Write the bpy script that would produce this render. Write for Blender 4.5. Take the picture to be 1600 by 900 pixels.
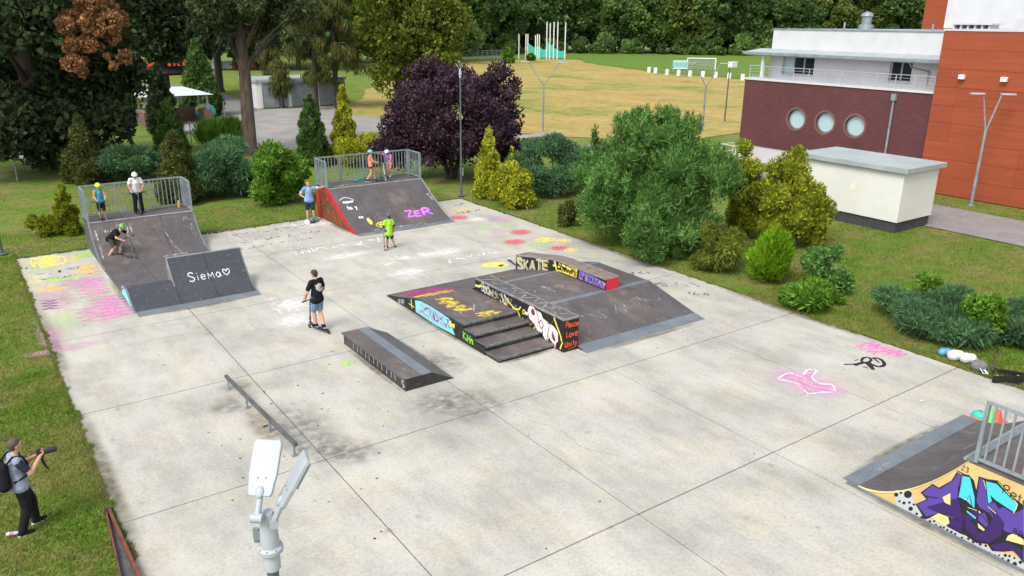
import bpy, bmesh, math, random
import numpy as np
from mathutils import Vector, Matrix
from mathutils.bvhtree import BVHTree

for o in list(bpy.data.objects): bpy.data.objects.remove(o)
S = bpy.context.scene
C = S.collection

# ------------------------------------------------------------------ camera
F_PX = 1235.8
YAW, PITCH, ROLL = math.radians(35.432), math.radians(18.687), math.radians(.577)
CAM = np.array([-1.2166, -3.6075, 8.4046])
_f = np.array([math.sin(YAW)*math.cos(PITCH), math.cos(YAW)*math.cos(PITCH), -math.sin(PITCH)])
_r = np.array([math.cos(YAW), -math.sin(YAW), 0.])
_u = np.cross(_r, _f)
_r, _u = math.cos(ROLL)*_r+math.sin(ROLL)*_u, -math.sin(ROLL)*_r+math.cos(ROLL)*_u
cd = bpy.data.cameras.new('camera'); cam = bpy.data.objects.new('camera', cd); C.objects.link(cam)
cd.sensor_width = 36; cd.lens = F_PX/1600*36; cd.clip_end = 2000; cd.clip_start = .1
cam.matrix_world = Matrix(((_r[0], _u[0], -_f[0], CAM[0]), (_r[1], _u[1], -_f[1], CAM[1]), (_r[2], _u[2], -_f[2], CAM[2]), (0, 0, 0, 1)))
S.camera = cam

# ------------------------------------------------------------------ light
SUN_EL, SUN_AZ = 52, 248      # azimuth clockwise from +Y, of the place the sun stands in
w = bpy.data.worlds.new('World'); S.world = w; w.use_nodes = True
nt = w.node_tree; nt.nodes.clear()
sky = nt.nodes.new('ShaderNodeTexSky'); sky.sky_type = 'NISHITA'; sky.sun_disc = False
sky.sun_elevation = math.radians(SUN_EL); sky.sun_rotation = math.radians(SUN_AZ)
sky.air_density = 1.0; sky.dust_density = 2.0; sky.ozone_density = 1.0
hs = nt.nodes.new('ShaderNodeHueSaturation'); hs.inputs['Saturation'].default_value = .32   # thin overcast: whitish sky
bg = nt.nodes.new('ShaderNodeBackground'); bg.inputs['Strength'].default_value = .15
ow = nt.nodes.new('ShaderNodeOutputWorld')
nt.links.new(sky.outputs[0], hs.inputs['Color']); nt.links.new(hs.outputs[0], bg.inputs[0]); nt.links.new(bg.outputs[0], ow.inputs[0])
sd = bpy.data.lights.new('sun', 'SUN'); sd.energy = 1.3; sd.angle = math.radians(24); sd.color = (1, .95, .87)
sun = bpy.data.objects.new('sun', sd); C.objects.link(sun); sun.location = (0, 0, 40)
_a, _e = math.radians(SUN_AZ), math.radians(SUN_EL)
sun.rotation_euler = Vector((math.sin(_a)*math.cos(_e), math.cos(_a)*math.cos(_e), math.sin(_e))).to_track_quat('Z', 'Y').to_euler()
S.view_settings.view_transform = 'Standard'; S.view_settings.look = 'None'; S.view_settings.gamma = 1
S.view_settings.use_curve_mapping = False; S.view_settings.exposure = 1.05

# ------------------------------------------------------------------ pixel -> place
def ray(x, y): return _f+_r*(x-800)/F_PX+_u*(450-y)/F_PX
def gp(x, y, z=0.):
    d = ray(x, y); return CAM+d*((z-CAM[2])/d[2])
def hd(x, y, dist):                       # point on the ray at a horizontal distance
    d = ray(x, y); return CAM+d*dist/math.hypot(d[0], d[1])

# ------------------------------------------------------------------ mesh helpers
def norm(v): return v/np.maximum(np.linalg.norm(v, axis=-1, keepdims=True), 1e-9)
class MB:
    def __init__(s): s.v = []; s.f = []; s.m = []; s.isl = []
    def add(s, vs, fs, mi=0):
        b = len(s.v); s.isl.append((b, len(s.f), len(vs), len(fs))); s.v += [tuple(map(float, p)) for p in vs]; s.f += [tuple(b+i for i in f) for f in fs]; s.m += [mi]*len(fs); return s
    def box(s, x0, x1, y0, y1, z0, z1, mi=0):
        return s.add([(x, y, z) for z in (z0, z1) for y in (y0, y1) for x in (x0, x1)],
                     [(0, 2, 3, 1), (4, 5, 7, 6), (0, 1, 5, 4), (2, 6, 7, 3), (0, 4, 6, 2), (1, 3, 7, 5)], mi)
    def beam(s, a, b, w, h, up=(0, 0, 1), mi=0):
        a = np.array(a, float); b = np.array(b, float); d = norm(b-a); r = np.cross(d, up)
        if np.linalg.norm(r) < 1e-4: r = np.cross(d, (1, 0, 0))
        r = norm(r)*w/2; u = norm(np.cross(r, d))*h/2
        return s.add([a-r-u, a+r-u, a+r+u, a-r+u, b-r-u, b+r-u, b+r+u, b-r+u],
                     [(0, 3, 2, 1), (4, 5, 6, 7), (0, 1, 5, 4), (1, 2, 6, 5), (2, 3, 7, 6), (3, 0, 4, 7)], mi)
    def tube(s, a, b, r0, r1=None, n=10, mi=0, caps=True):
        return s.path([a, b], [r0, r0 if r1 is None else r1], n, mi, caps)
    def path(s, pts, rs, n=8, mi=0, caps=True):
        pts = [np.array(p, float) for p in pts]; k = len(pts); vs = []; fs = []
        d0 = norm(pts[-1]-pts[0]); ref = np.array((0, 0, 1.)) if abs(d0[2]) < .9 else np.array((1., 0, 0))
        for i, p in enumerate(pts):
            d = norm(pts[min(i+1, k-1)]-pts[max(i-1, 0)]); x = norm(np.cross(d, ref)); y = np.cross(d, x)
            r = rs[i] if hasattr(rs, '__len__') else rs
            for j in range(n):
                t = 2*math.pi*j/n; vs.append(p+r*(x*math.cos(t)+y*math.sin(t)))
        for i in range(k-1):
            for j in range(n):
                fs.append((i*n+j, (i+1)*n+j, (i+1)*n+(j+1) % n, i*n+(j+1) % n))
        if caps: fs.append(tuple(range(n))); fs.append(tuple((k-1)*n+j for j in range(n-1, -1, -1)))
        return s.add(vs, fs, mi)
    def ball(s, c, R, n=12, m=8, mi=0, z0=-1., z1=1.):
        c = np.array(c, float); R = np.array(R if hasattr(R, '__len__') else (R, R, R), float); vs = []; fs = []
        t0, t1 = math.asin(z0), math.asin(z1)
        for i in range(m+1):
            t = t0+(t1-t0)*i/m
            for j in range(n):
                p = 2*math.pi*j/n; vs.append(c+R*np.array((math.cos(t)*math.cos(p), math.cos(t)*math.sin(p), math.sin(t))))
        for i in range(m):
            for j in range(n): fs.append((i*n+j, i*n+(j+1) % n, (i+1)*n+(j+1) % n, (i+1)*n+j))
        fs.append(tuple(range(n-1, -1, -1))); fs.append(tuple(m*n+j for j in range(n)))
        return s.add(vs, fs, mi)
    def prism(s, poly, ax, c0, c1, mi=0):
        """poly in the two other axes (order y,z for 'x'; x,z for 'y'; x,y for 'z')"""
        n = len(poly)
        def P(a, b, c): return (c, a, b) if ax == 'x' else ((a, c, b) if ax == 'y' else (a, b, c))
        vs = [P(a, b, c0) for a, b in poly]+[P(a, b, c1) for a, b in poly]
        fs = [tuple(range(n-1, -1, -1)), tuple(range(n, 2*n))]+[(i, (i+1) % n, n+(i+1) % n, n+i) for i in range(n)]
        return s.add(vs, fs, mi)
    def lathe(s, prof, c=(0, 0, 0), n=16, mi=0):
        vs = []; fs = []; k = len(prof)
        for r, z in prof:
            for j in range(n):
                t = 2*math.pi*j/n; vs.append((c[0]+r*math.cos(t), c[1]+r*math.sin(t), c[2]+z))
        for i in range(k-1):
            for j in range(n): fs.append((i*n+j, i*n+(j+1) % n, (i+1)*n+(j+1) % n, (i+1)*n+j))
        fs.append(tuple(range(n-1, -1, -1))); fs.append(tuple((k-1)*n+j for j in range(n)))
        return s.add(vs, fs, mi)
    def xf(s, M, i0=0):
        for i in range(i0, len(s.v)): s.v[i] = tuple(M @ Vector(s.v[i]))
        return s

def link(name, me, mats, parent=None, world=False, smooth=False):
    o = bpy.data.objects.new(name, me); C.objects.link(o)
    for m in (mats if isinstance(mats, (list, tuple)) else [mats]): me.materials.append(m)
    if smooth: me.shade_smooth()
    if parent is not None:
        o.parent = parent
        if world: o.matrix_parent_inverse = Matrix.Translation(-parent.location)
    return o
def obj(name, mb, mats, parent=None, world=True, smooth=False, bevel=0, fixn=True):
    me = bpy.data.meshes.new(name); me.from_pydata(mb.v, [], mb.f)
    if any(mb.m): me.polygons.foreach_set('material_index', mb.m)
    if fixn or bevel:
        bm = bmesh.new(); bm.from_mesh(me)
        if bevel:
            bmesh.ops.bevel(bm, geom=[e for e in bm.edges if len(e.link_faces) == 2 and e.calc_face_angle(0) > .6], offset=bevel, segments=2, affect='EDGES', profile=.6)
        bmesh.ops.recalc_face_normals(bm, faces=bm.faces); bm.to_mesh(me); bm.free()
    o = link(name, me, mats, parent, world)
    if smooth:
        me.shade_smooth()
        try: me.set_sharp_from_angle(angle=math.radians(40))
        except Exception: pass
    return o
def npmesh(name, V, Q, mats, parent=None, world=False, k=4):
    """V (n,3), Q (m,k) arrays"""
    me = bpy.data.meshes.new(name); V = np.ascontiguousarray(V, np.float32); Q = np.ascontiguousarray(Q, np.int32)
    me.vertices.add(len(V)); me.vertices.foreach_set('co', V.ravel())
    me.loops.add(Q.size); me.loops.foreach_set('vertex_index', Q.ravel())
    me.polygons.add(len(Q)); me.polygons.foreach_set('loop_start', np.arange(len(Q), dtype=np.int32)*k)
    me.update(calc_edges=True)
    return link(name, me, mats, parent, world)
def tag(o, label=None, cat=None, group=None, kind=None):
    if label: o['label'] = label
    if cat: o['category'] = cat
    if group: o['group'] = group
    if kind: o['kind'] = kind
    return o
def thing(name, label, cat, loc=(0, 0, 0), rz=0, group=None):
    o = bpy.data.objects.new(name, None); C.objects.link(o); o.empty_display_size = .2
    o.location = [float(a) for a in loc]; o.rotation_euler = (0, 0, rz)
    return tag(o, label, cat, group)
def copy_tree(o, parent=None):
    c = o.copy(); C.objects.link(c)
    if parent is not None: c.parent = parent
    for ch in o.children: copy_tree(ch, c)
    return c

# ------------------------------------------------------------------ materials
def nd(t, kind, **kw):
    n = t.nodes.new(kind)
    for k, v in kw.items():
        if k.startswith('_'): setattr(n, k[1:], v)
        else:
            k = int(k[1:]) if k[0] == 'i' and k[1:].isdigit() else k
            n.inputs[k].default_value = v
    return n
def rgba(c): return (c[0], c[1], c[2], 1)
def srgb(r, g, b):
    f = lambda c: (c/255/12.92) if c/255 <= .04045 else ((c/255+.055)/1.055)**2.4
    return (f(r), f(g), f(b))
def base_mat(name):
    m = bpy.data.materials.new(name); m.use_nodes = True; t = m.node_tree; t.nodes.clear()
    out = t.nodes.new('ShaderNodeOutputMaterial'); return m, t, out
def noise(t, scale, detail=4, rough=.6, stretch=None, rot=None):
    g = nd(t, 'ShaderNodeNewGeometry'); n = nd(t, 'ShaderNodeTexNoise', Scale=scale, Detail=detail, Roughness=rough)
    if stretch:
        mp = nd(t, 'ShaderNodeMapping', Scale=stretch)
        if rot: mp.inputs['Rotation'].default_value = rot
        t.links.new(g.outputs['Position'], mp.inputs[0]); t.links.new(mp.outputs[0], n.inputs['Vector'])
    else: t.links.new(g.outputs['Position'], n.inputs['Vector'])
    return n.outputs['Fac']
def ramp(t, fac, stops):
    r = nd(t, 'ShaderNodeValToRGB'); e = r.color_ramp.elements
    while len(e) < len(stops): e.new(.5)
    for i, (p, c) in enumerate(stops):
        e[i].position = p; e[i].color = rgba(c) if hasattr(c, '__len__') else (c, c, c, 1)
    t.links.new(fac, r.inputs[0]); return r.outputs[0]
def mixc(t, fac, a, b, mode='MIX'):
    n = nd(t, 'ShaderNodeMix', _data_type='RGBA', _blend_type=mode)
    for i, v in ((0, fac), (6, a), (7, b)):
        if hasattr(v, 'is_linked'): t.links.new(v, n.inputs[i])
        else: n.inputs[i].default_value = v if i == 0 else rgba(v)
    return n.outputs[2]
def surf(name, c1, c2=None, scale=3., rough=.8, contrast=(.35, .65), fine=None, bump=0, bscale=60, metal=0, stretch=None, spec=.3, extra=None):
    m, t, out = base_mat(name); p = nd(t, 'ShaderNodeBsdfPrincipled', Roughness=rough, Metallic=metal)
    p.inputs['Specular IOR Level'].default_value = spec
    c2 = c2 or tuple(a*.82 for a in c1)
    col = ramp(t, noise(t, scale, 6, .62, stretch), [(contrast[0], c2), (contrast[1], c1)])
    if fine:
        f = ramp(t, noise(t, fine[0], 3, .7), [(.3, 1-fine[1]), (.7, 1+0*fine[1])])
        col = mixc(t, 1., col, f, 'MULTIPLY')
    if extra: col = extra(t, col)
    t.links.new(col, p.inputs['Base Color'])
    if bump:
        b = nd(t, 'ShaderNodeBump', Strength=bump, Distance=.02); t.links.new(noise(t, bscale, 3, .6), b.inputs['Height']); t.links.new(b.outputs[0], p.inputs['Normal'])
    t.links.new(p.outputs[0], out.inputs[0]); return m
def leafmat(name, cols, trans=.3, scale=.8, rough=.6):
    """per-leaf random colour between three greens, plus patches"""
    m, t, out = base_mat(name); g = nd(t, 'ShaderNodeNewGeometry')
    col = ramp(t, g.outputs['Random Per Island'], [(0, cols[0]), (.5, cols[1]), (1, cols[2])])
    pat = ramp(t, noise(t, scale, 5, .65), [(.32, .58), (.66, 1.28)])
    col = mixc(t, 1., col, pat, 'MULTIPLY')
    p = nd(t, 'ShaderNodeBsdfPrincipled', Roughness=rough); p.inputs['Specular IOR Level'].default_value = .06
    tr = nd(t, 'ShaderNodeBsdfTranslucent'); mx = nd(t, 'ShaderNodeMixShader', i0=trans)
    t.links.new(col, p.inputs['Base Color']); t.links.new(col, tr.inputs[0])
    t.links.new(p.outputs[0], mx.inputs[1]); t.links.new(tr.outputs[0], mx.inputs[2]); t.links.new(mx.outputs[0], out.inputs[0]); return m
def paint(name, c, cover=.9, scale=9., soft=.12, radial=False, rough=.85):
    """worn spray paint or chalk: noise-broken coverage; radial = fades out to its rim"""
    m, t, out = base_mat(name); d = nd(t, 'ShaderNodeBsdfPrincipled', Roughness=rough); d.inputs['Base Color'].default_value = rgba(c); d.inputs['Specular IOR Level'].default_value = .2
    tp = nd(t, 'ShaderNodeBsdfTransparent'); mx = nd(t, 'ShaderNodeMixShader')
    n = noise(t, scale, 5, .7)
    lo = 1-cover
    mr = nd(t, 'ShaderNodeMapRange'); mr.inputs[1].default_value = .2+.6*lo-soft; mr.inputs[2].default_value = .2+.6*lo+soft
    t.links.new(n, mr.inputs[0]); fac = mr.outputs[0]
    if radial:
        tc = nd(t, 'ShaderNodeTexCoord'); sp = nd(t, 'ShaderNodeSeparateXYZ'); t.links.new(tc.outputs['Generated'], sp.inputs[0])
        cb = nd(t, 'ShaderNodeCombineXYZ'); t.links.new(sp.outputs[0], cb.inputs[0]); t.links.new(sp.outputs[1], cb.inputs[1]); cb.inputs[2].default_value = .5
        vd = nd(t, 'ShaderNodeVectorMath', _operation='DISTANCE'); t.links.new(cb.outputs[0], vd.inputs[0]); vd.inputs[1].default_value = (.5, .5, .5)
        r2 = nd(t, 'ShaderNodeMapRange', _interpolation_type='SMOOTHSTEP'); r2.inputs[1].default_value = .5; r2.inputs[2].default_value = .08; t.links.new(vd.outputs['Value'], r2.inputs[0])
        mu = nd(t, 'ShaderNodeMath', _operation='MULTIPLY'); t.links.new(fac, mu.inputs[0]); t.links.new(r2.outputs[0], mu.inputs[1]); fac = mu.outputs[0]
    t.links.new(fac, mx.inputs[0]); t.links.new(tp.outputs[0], mx.inputs[1]); t.links.new(d.outputs[0], mx.inputs[2]); t.links.new(mx.outputs[0], out.inputs[0]); return m

M = {}
def concrete():
    m, t, out = base_mat('concrete'); p = nd(t, 'ShaderNodeBsdfPrincipled', Roughness=.9); p.inputs['Specular IOR Level'].default_value = .2
    big = ramp(t, noise(t, .35, 6, .65), [(.34, (.325, .316, .29)), (.5, (.40, .388, .348)), (.66, (.455, .44, .388))])
    streak = ramp(t, noise(t, 1.3, 6, .68, (1, .38, 1), (0, 0, .6)), [(.34, .84), (.56, 1.03)])
    col = mixc(t, 1., big, streak, 'MULTIPLY')
    warm = ramp(t, noise(t, .9, 3, .5), [(.4, (.99, .99, 1)), (.66, (1.02, .99, .92))])
    col = mixc(t, 1., col, warm, 'MULTIPLY')
    fine = ramp(t, noise(t, 16, 6, .82), [(.32, .74), (.54, 1.03)])
    col = mixc(t, 1., col, fine, 'MULTIPLY')
    spots = ramp(t, noise(t, 3.3, 2, .4), [(.22, .75), (.30, 1.0)])
    col = mixc(t, 1., col, spots, 'MULTIPLY')
    t.links.new(col, p.inputs['Base Color'])
    b = nd(t, 'ShaderNodeBump', Strength=.25, Distance=.01); t.links.new(noise(t, 40, 4, .7), b.inputs['Height']); t.links.new(b.outputs[0], p.inputs['Normal'])
    t.links.new(p.outputs[0], out.inputs[0]); return m
M['concrete'] = concrete()
M['joint'] = surf('joint dirt', (.06, .055, .045), (.03, .028, .022), 4)
def lawn(name, ga, gb, dry, amt=(.5, .66), sc=.5):
    m, t, out = base_mat(name); p = nd(t, 'ShaderNodeBsdfPrincipled', Roughness=.95); p.inputs['Specular IOR Level'].default_value = .05
    g = ramp(t, noise(t, 1.2, 6, .7), [(.3, ga), (.7, gb)])
    col = mixc(t, ramp(t, noise(t, sc, 7, .72), [(amt[0], 0.), (amt[1], .85)]), g, dry)
    f = ramp(t, noise(t, 30, 4, .8), [(.3, .55), (.65, 1.15)]); col = mixc(t, 1., col, f, 'MULTIPLY')
    t.links.new(col, p.inputs['Base Color'])
    b = nd(t, 'ShaderNodeBump', Strength=.6, Distance=.05); t.links.new(noise(t, 18, 4, .7), b.inputs['Height']); t.links.new(b.outputs[0], p.inputs['Normal'])
    t.links.new(p.outputs[0], out.inputs[0]); return m
M['lawn'] = lawn('lawn', (.085, .16, .02), (.135, .24, .032), (.24, .195, .08), (.44, .62))
M['blade'] = None
M['field'] = None
def fieldmat():
    m, t, out = base_mat('mown straw field'); p = nd(t, 'ShaderNodeBsdfPrincipled', Roughness=1); p.inputs['Specular IOR Level'].default_value = .05
    g = ramp(t, noise(t, .07, 8, .78), [(.30, (.25, .145, .052)), (.40, (.35, .245, .088)), (.49, (.385, .295, .108)), (.55, (.31, .275, .085)), (.62, (.18, .225, .05))])
    st = ramp(t, noise(t, .22, 6, .75, (1, .45, 1), (0, 0, .75)), [(.35, .82), (.62, 1.05)]); col = mixc(t, 1., g, st, 'MULTIPLY')
    f = ramp(t, noise(t, 1.2, 6, .85), [(.32, .68), (.62, 1.1)]); col = mixc(t, 1., col, f, 'MULTIPLY')
    t.links.new(col, p.inputs['Base Color']); t.links.new(p.outputs[0], out.inputs[0]); return m
M['field'] = fieldmat()
M['pitch'] = lawn('pitch grass', (.10, .18, .03), (.14, .22, .045), (.22, .22, .07), (.55, .8), .06)
M['gravel'] = surf('gravel', (.34, .32, .30), (.25, .235, .22), .5, .95, fine=(9, .25))
M['asphalt'] = surf('old asphalt', (.20, .19, .185), (.15, .145, .14), .7, .95, fine=(9, .2))
def pavers():
    m, t, out = base_mat('paving blocks'); p = nd(t, 'ShaderNodeBsdfPrincipled', Roughness=.9)
    g = nd(t, 'ShaderNodeNewGeometry'); b = nd(t, 'ShaderNodeTexBrick', Color1=rgba((.30, .27, .265)), Color2=rgba((.25, .225, .22)), Mortar=rgba((.13, .12, .115)), Scale=1.)
    b.inputs['Mortar Size'].default_value = .012; b.inputs['Brick Width'].default_value = .2; b.inputs['Row Height'].default_value = .1
    t.links.new(g.outputs['Position'], b.inputs[0]); col = mixc(t, 1., b.outputs[0], ramp(t, noise(t, .8, 5), [(.3, .8), (.7, 1.1)]), 'MULTIPLY')
    t.links.new(col, p.inputs['Base Color']); t.links.new(p.outputs[0], out.inputs[0]); return m
M['pavers'] = pavers()
def brickmat(name, c1, c2, mo):
    m, t, out = base_mat(name); p = nd(t, 'ShaderNodeBsdfPrincipled', Roughness=.85)
    g = nd(t, 'ShaderNodeNewGeometry'); mp = nd(t, 'ShaderNodeSeparateXYZ'); cb = nd(t, 'ShaderNodeCombineXYZ')
    ad = nd(t, 'ShaderNodeMath', _operation='ADD'); t.links.new(g.outputs['Position'], mp.inputs[0]); t.links.new(mp.outputs[0], ad.inputs[0]); t.links.new(mp.outputs[1], ad.inputs[1])
    t.links.new(ad.outputs[0], cb.inputs[0]); t.links.new(mp.outputs[2], cb.inputs[1])
    b = nd(t, 'ShaderNodeTexBrick', Color1=rgba(c1), Color2=rgba(c2), Mortar=rgba(mo), Scale=1.); b.inputs['Mortar Size'].default_value = .008; b.inputs['Brick Width'].default_value = .26; b.inputs['Row Height'].default_value = .085
    t.links.new(cb.outputs[0], b.inputs[0]); col = mixc(t, 1., b.outputs[0], ramp(t, noise(t, .6, 5), [(.3, .85), (.7, 1.1)]), 'MULTIPLY')
    t.links.new(col, p.inputs['Base Color']); t.links.new(p.outputs[0], out.inputs[0]); return m
M['brick'] = brickmat('dark red brick', (.092, .024, .024), (.066, .017, .019), (.12, .05, .049))
M['brick2'] = brickmat('brown brick', (.16, .075, .055), (.12, .055, .045), (.2, .14, .12))
# ramp skins
def skin(name, c1, c2, wear=(.24, .205, .18), amt=(.5, .74)):
    def ex(t, col):
        col = mixc(t, ramp(t, noise(t, 1.7, 7, .75, (1, .55, 1)), [(amt[0], 0.), (amt[1], .55)]), col, wear)
        return mixc(t, ramp(t, noise(t, 14, 4, .8, (1, .2, 1)), [(.58, 0.), (.74, .5)]), col, (.32, .30, .28))
    return surf(name, c1, c2, 1.1, .62, fine=(30, .25), spec=.35, extra=ex)
M['ply'] = skin('worn brown ramp board', (.125, .102, .096), (.08, .069, .068))
M['ply2'] = skin('grey ramp board', (.105, .094, .096), (.074, .067, .071), (.17, .135, .13))
M['ply3'] = skin('dark blue grey ramp board', (.055, .058, .072), (.045, .047, .058), (.085, .085, .095), (.7, .9))
M['plydark'] = skin('stained edge board', (.045, .042, .04), (.02, .02, .02), (.12, .1, .085))
M['steel'] = surf('galvanised steel', (.30, .345, .37), (.20, .235, .255), 2.2, .5, metal=.25, fine=(25, .2), spec=.5)
M['plate'] = surf('blue grey steel plate', (.20, .23, .255), (.14, .165, .19), 1.6, .5, metal=.2, fine=(20, .25), spec=.5)
M['coping'] = surf('worn coping', (.36, .36, .36), (.22, .22, .23), 4, .45, metal=.4)
M['nosing'] = surf('worn steel nosing', (.24, .235, .23), (.10, .10, .10), 9, .5, fine=(40, .35))
M['rust'] = surf('rusty iron', (.22, .075, .045), (.10, .04, .03), 6, .85, fine=(40, .3))
M['black'] = surf('black paint', (.022, .022, .024), (.012, .012, .013), 4, .55)
M['darkgrey'] = surf('dark grey', (.13, .128, .13), (.075, .075, .078), 4, .55, fine=(30, .25))
M['red'] = surf('red side paint', (.50, .022, .02), (.36, .018, .016), 3, .6, fine=(20, .15))
M['tan'] = surf('ochre side paint', (.62, .43, .17), (.52, .36, .15), 2, .7, fine=(20, .12))
M['lampgrey'] = surf('lamp housing', (.40, .43, .46), (.33, .36, .39), 3, .5, spec=.4, fine=(60, .08))
M['poledark'] = surf('pole dark paint', (.09, .115, .12), (.07, .09, .095), 3, .5)
M['white'] = surf('white render', (.53, .535, .54), (.47, .475, .485), .8, .85)
M['cream'] = surf('cream render', (.67, .665, .615), (.61, .605, .56), .7, .9, fine=(30, .06))
M['lightgrey'] = surf('light grey render', (.52, .515, .53), (.45, .445, .46), .8, .85)
M['roofsheet'] = surf('grey sheet roof', (.36, .40, .405), (.29, .325, .33), 1.2, .6, fine=(15, .12))
M['plinth'] = surf('dark plinth', (.06, .06, .065), (.04, .04, .045), 3, .9)
M['orange'] = surf('orange cladding', (.33, .074, .028), (.26, .056, .023), .8, .7, stretch=(.6, .6, 11), contrast=(.32, .66), fine=(14, .15))
M['orange2'] = surf('darker orange cladding', (.30, .066, .026), (.235, .051, .021), .8, .7, stretch=(.6, .6, 11), contrast=(.32, .66), fine=(14, .15))
def glassmat(name, c, rough=.12):
    m, t, out = base_mat(name); p = nd(t, 'ShaderNodeBsdfPrincipled', Roughness=rough); p.inputs['Base Color'].default_value = rgba(c); p.inputs['Specular IOR Level'].default_value = .8
    t.links.new(p.outputs[0], out.inputs[0]); return m
M['glass'] = glassmat('dark window glass', (.02, .024, .028)); M['frost'] = glassmat('frosted pale glass', (.36, .49, .52), .3)
M['bark'] = surf('bark', (.16, .12, .095), (.07, .055, .045), 5, .95, stretch=(1, 1, .25), fine=(18, .3), bump=.6, bscale=12)
M['barkdark'] = surf('dark bark', (.07, .055, .045), (.03, .025, .02), 4, .95)
M['twig'] = surf('grey twigs', (.17, .15, .125), (.10, .09, .075), 6, .95)
M['skinA'] = surf('fair skin', (.55, .30, .21), (.50, .27, .19), 6, .55)
M['skinB'] = surf('tanned skin', (.42, .21, .13), (.38, .19, .12), 6, .55)
def cloth(n, c, f=.12): M[n] = surf(n, c, tuple(a*.72 for a in c), 7, .9, fine=(60, f), spec=.1, bump=.9, bscale=11); return M[n]
cloth('black cloth', (.018, .018, .02)); cloth('navy cloth', (.03, .04, .07)); cloth('denim', (.17, .27, .42)); cloth('sky blue cloth', (.22, .36, .68)); cloth('white cloth', (.74, .73, .73))
cloth('lime cloth', (.36, .72, .04)); cloth('orange cloth', (.75, .27, .1)); cloth('cyan cloth', (.05, .33, .48)); cloth('peach cloth', (.72, .28, .20)); cloth('olive cloth', (.08, .07, .05))
cloth('grey blue cloth', (.34, .38, .48), .35); cloth('purple cloth', (.30, .20, .55)); cloth('grey cloth', (.2, .19, .2)); cloth('pink cloth', (.7, .18, .3))
M['hair'] = surf('brown hair', (.06, .035, .022), (.03, .018, .012), 30, .6); M['hairred'] = surf('light brown hair', (.20, .085, .035), (.12, .05, .022), 30, .6); M['hairgrey'] = surf('short greying hair', (.10, .075, .06), (.06, .045, .038), 40, .7)
def plain(n, c, rough=.45): M[n] = surf(n, c, tuple(a*.85 for a in c), 5, rough, spec=.5); return M[n]
plain('helmet yellow', (.75, .72, .02)); plain('helmet white', (.78, .78, .78)); plain('helmet green', (.13, .36, .06)); plain('helmet cyan', (.10, .42, .52)); plain('helmet dark', (.06, .07, .1)); plain('rubber', (.02, .02, .02), .8)
plain('teal plastic', (.03, .45, .36)); plain('green plastic', (.12, .5, .1)); plain('red plastic', (.75, .07, .04)); plain('white plastic', (.75, .75, .72)); plain('yellow plastic', (.8, .65, .1)); plain('skyplastic', (.10, .30, .45)); plain('pale yellow paint', (.70, .72, .42)); plain('brown board', (.20, .10, .05)); plain('pink plastic', (.6, .15, .3))
# spray paint and chalk
for n, c, cv in [('pgrey', (.42, .42, .42), .9), ('pwhite', (.72, .71, .70), .92), ('psoft', (.58, .60, .62), .78), ('pblack', (.02, .02, .022), .95), ('pyellow', (.70, .62, .08), .85), ('pgreen', (.22, .72, .06), .9), ('pcyan', (.20, .56, .66), .92), ('ppale', (.45, .47, .50), .42), ('ppink', (.72, .16, .66), .95), ('pmaroon', (.22, .025, .05), .95), ('porange', (.75, .10, .03), .92), ('ppurple', (.085, .05, .27), 1.), ('pdeep', (.04, .018, .10), 1.), ('pbright', (.06, .48, .62), 1.), ('pcream', (.68, .56, .22), 1.), ('pbrown', (.10, .065, .03), 1.), ('pviolet', (.16, .10, .38), .85), ('pred', (.62, .03, .04), .92), ('psilver', (.42, .43, .44), 1.), ('pmagenta', (.40, .05, .20), .6), ('pgold', (.62, .45, .07), .55)]:
    M[n] = paint(n, c, cv, 6)
for n, c, cv in [('cpink', (.66, .22, .47), .62), ('cwhite', (.80, .80, .78), .62), ('cyellow', (.78, .66, .14), .66), ('cgreen', (.40, .62, .16), .6), ('cred', (.72, .13, .14), .62), ('cblack', (.05, .05, .06), .6), ('corange', (.80, .50, .14), .6), ('chotpink', (.78, .42, .66), .6)]:
    M[n] = paint(n, c, cv, 7, .2)
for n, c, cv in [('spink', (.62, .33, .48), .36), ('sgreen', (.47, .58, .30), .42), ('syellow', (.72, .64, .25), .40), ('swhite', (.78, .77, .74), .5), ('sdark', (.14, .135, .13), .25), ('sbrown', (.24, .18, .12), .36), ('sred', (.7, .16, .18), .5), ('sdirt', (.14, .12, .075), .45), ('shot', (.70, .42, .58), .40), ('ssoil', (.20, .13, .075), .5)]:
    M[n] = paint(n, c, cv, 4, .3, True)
M['sstain'] = paint('wall damp', (.62, .59, .47), .40, 3, .35)

# ------------------------------------------------------------------ ground and setting
def sheet(name, pts, z, mat, kind='structure', jitter=0, seed=1, step=1.0):
    rng = random.Random(seed); P = []
    for i, a in enumerate(pts):
        b = pts[(i+1) % len(pts)]; L = math.hypot(b[0]-a[0], b[1]-a[1]); n = max(1, int(L/step)) if jitter else 1
        for k in range(n):
            t = k/n; P.append((a[0]+(b[0]-a[0])*t+rng.uniform(-jitter, jitter), a[1]+(b[1]-a[1])*t+rng.uniform(-jitter, jitter), z))
    return tag(obj(name, MB().add(P, [tuple(range(len(P)))]), mat, fixn=False), kind=kind)
ground = sheet('ground', [(-900, -500), (900, -500), (900, 1300), (-900, 1300)], -.06, M['lawn'])
def gxy(*px): return [tuple(gp(x, y)[:2]) for x, y in px]
field = sheet('field', gxy((540, 178), (560, 150), (600, 120), (690, 97), (760, 95), (830, 92), (900, 93), (930, 101), (985, 108), (1015, 113), (1160, 124), (1260, 130))+[(60, 40), (44, 38), (38, 44), (33, 52)], -.03, M['field'], jitter=.8, seed=3, step=3.)
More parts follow.
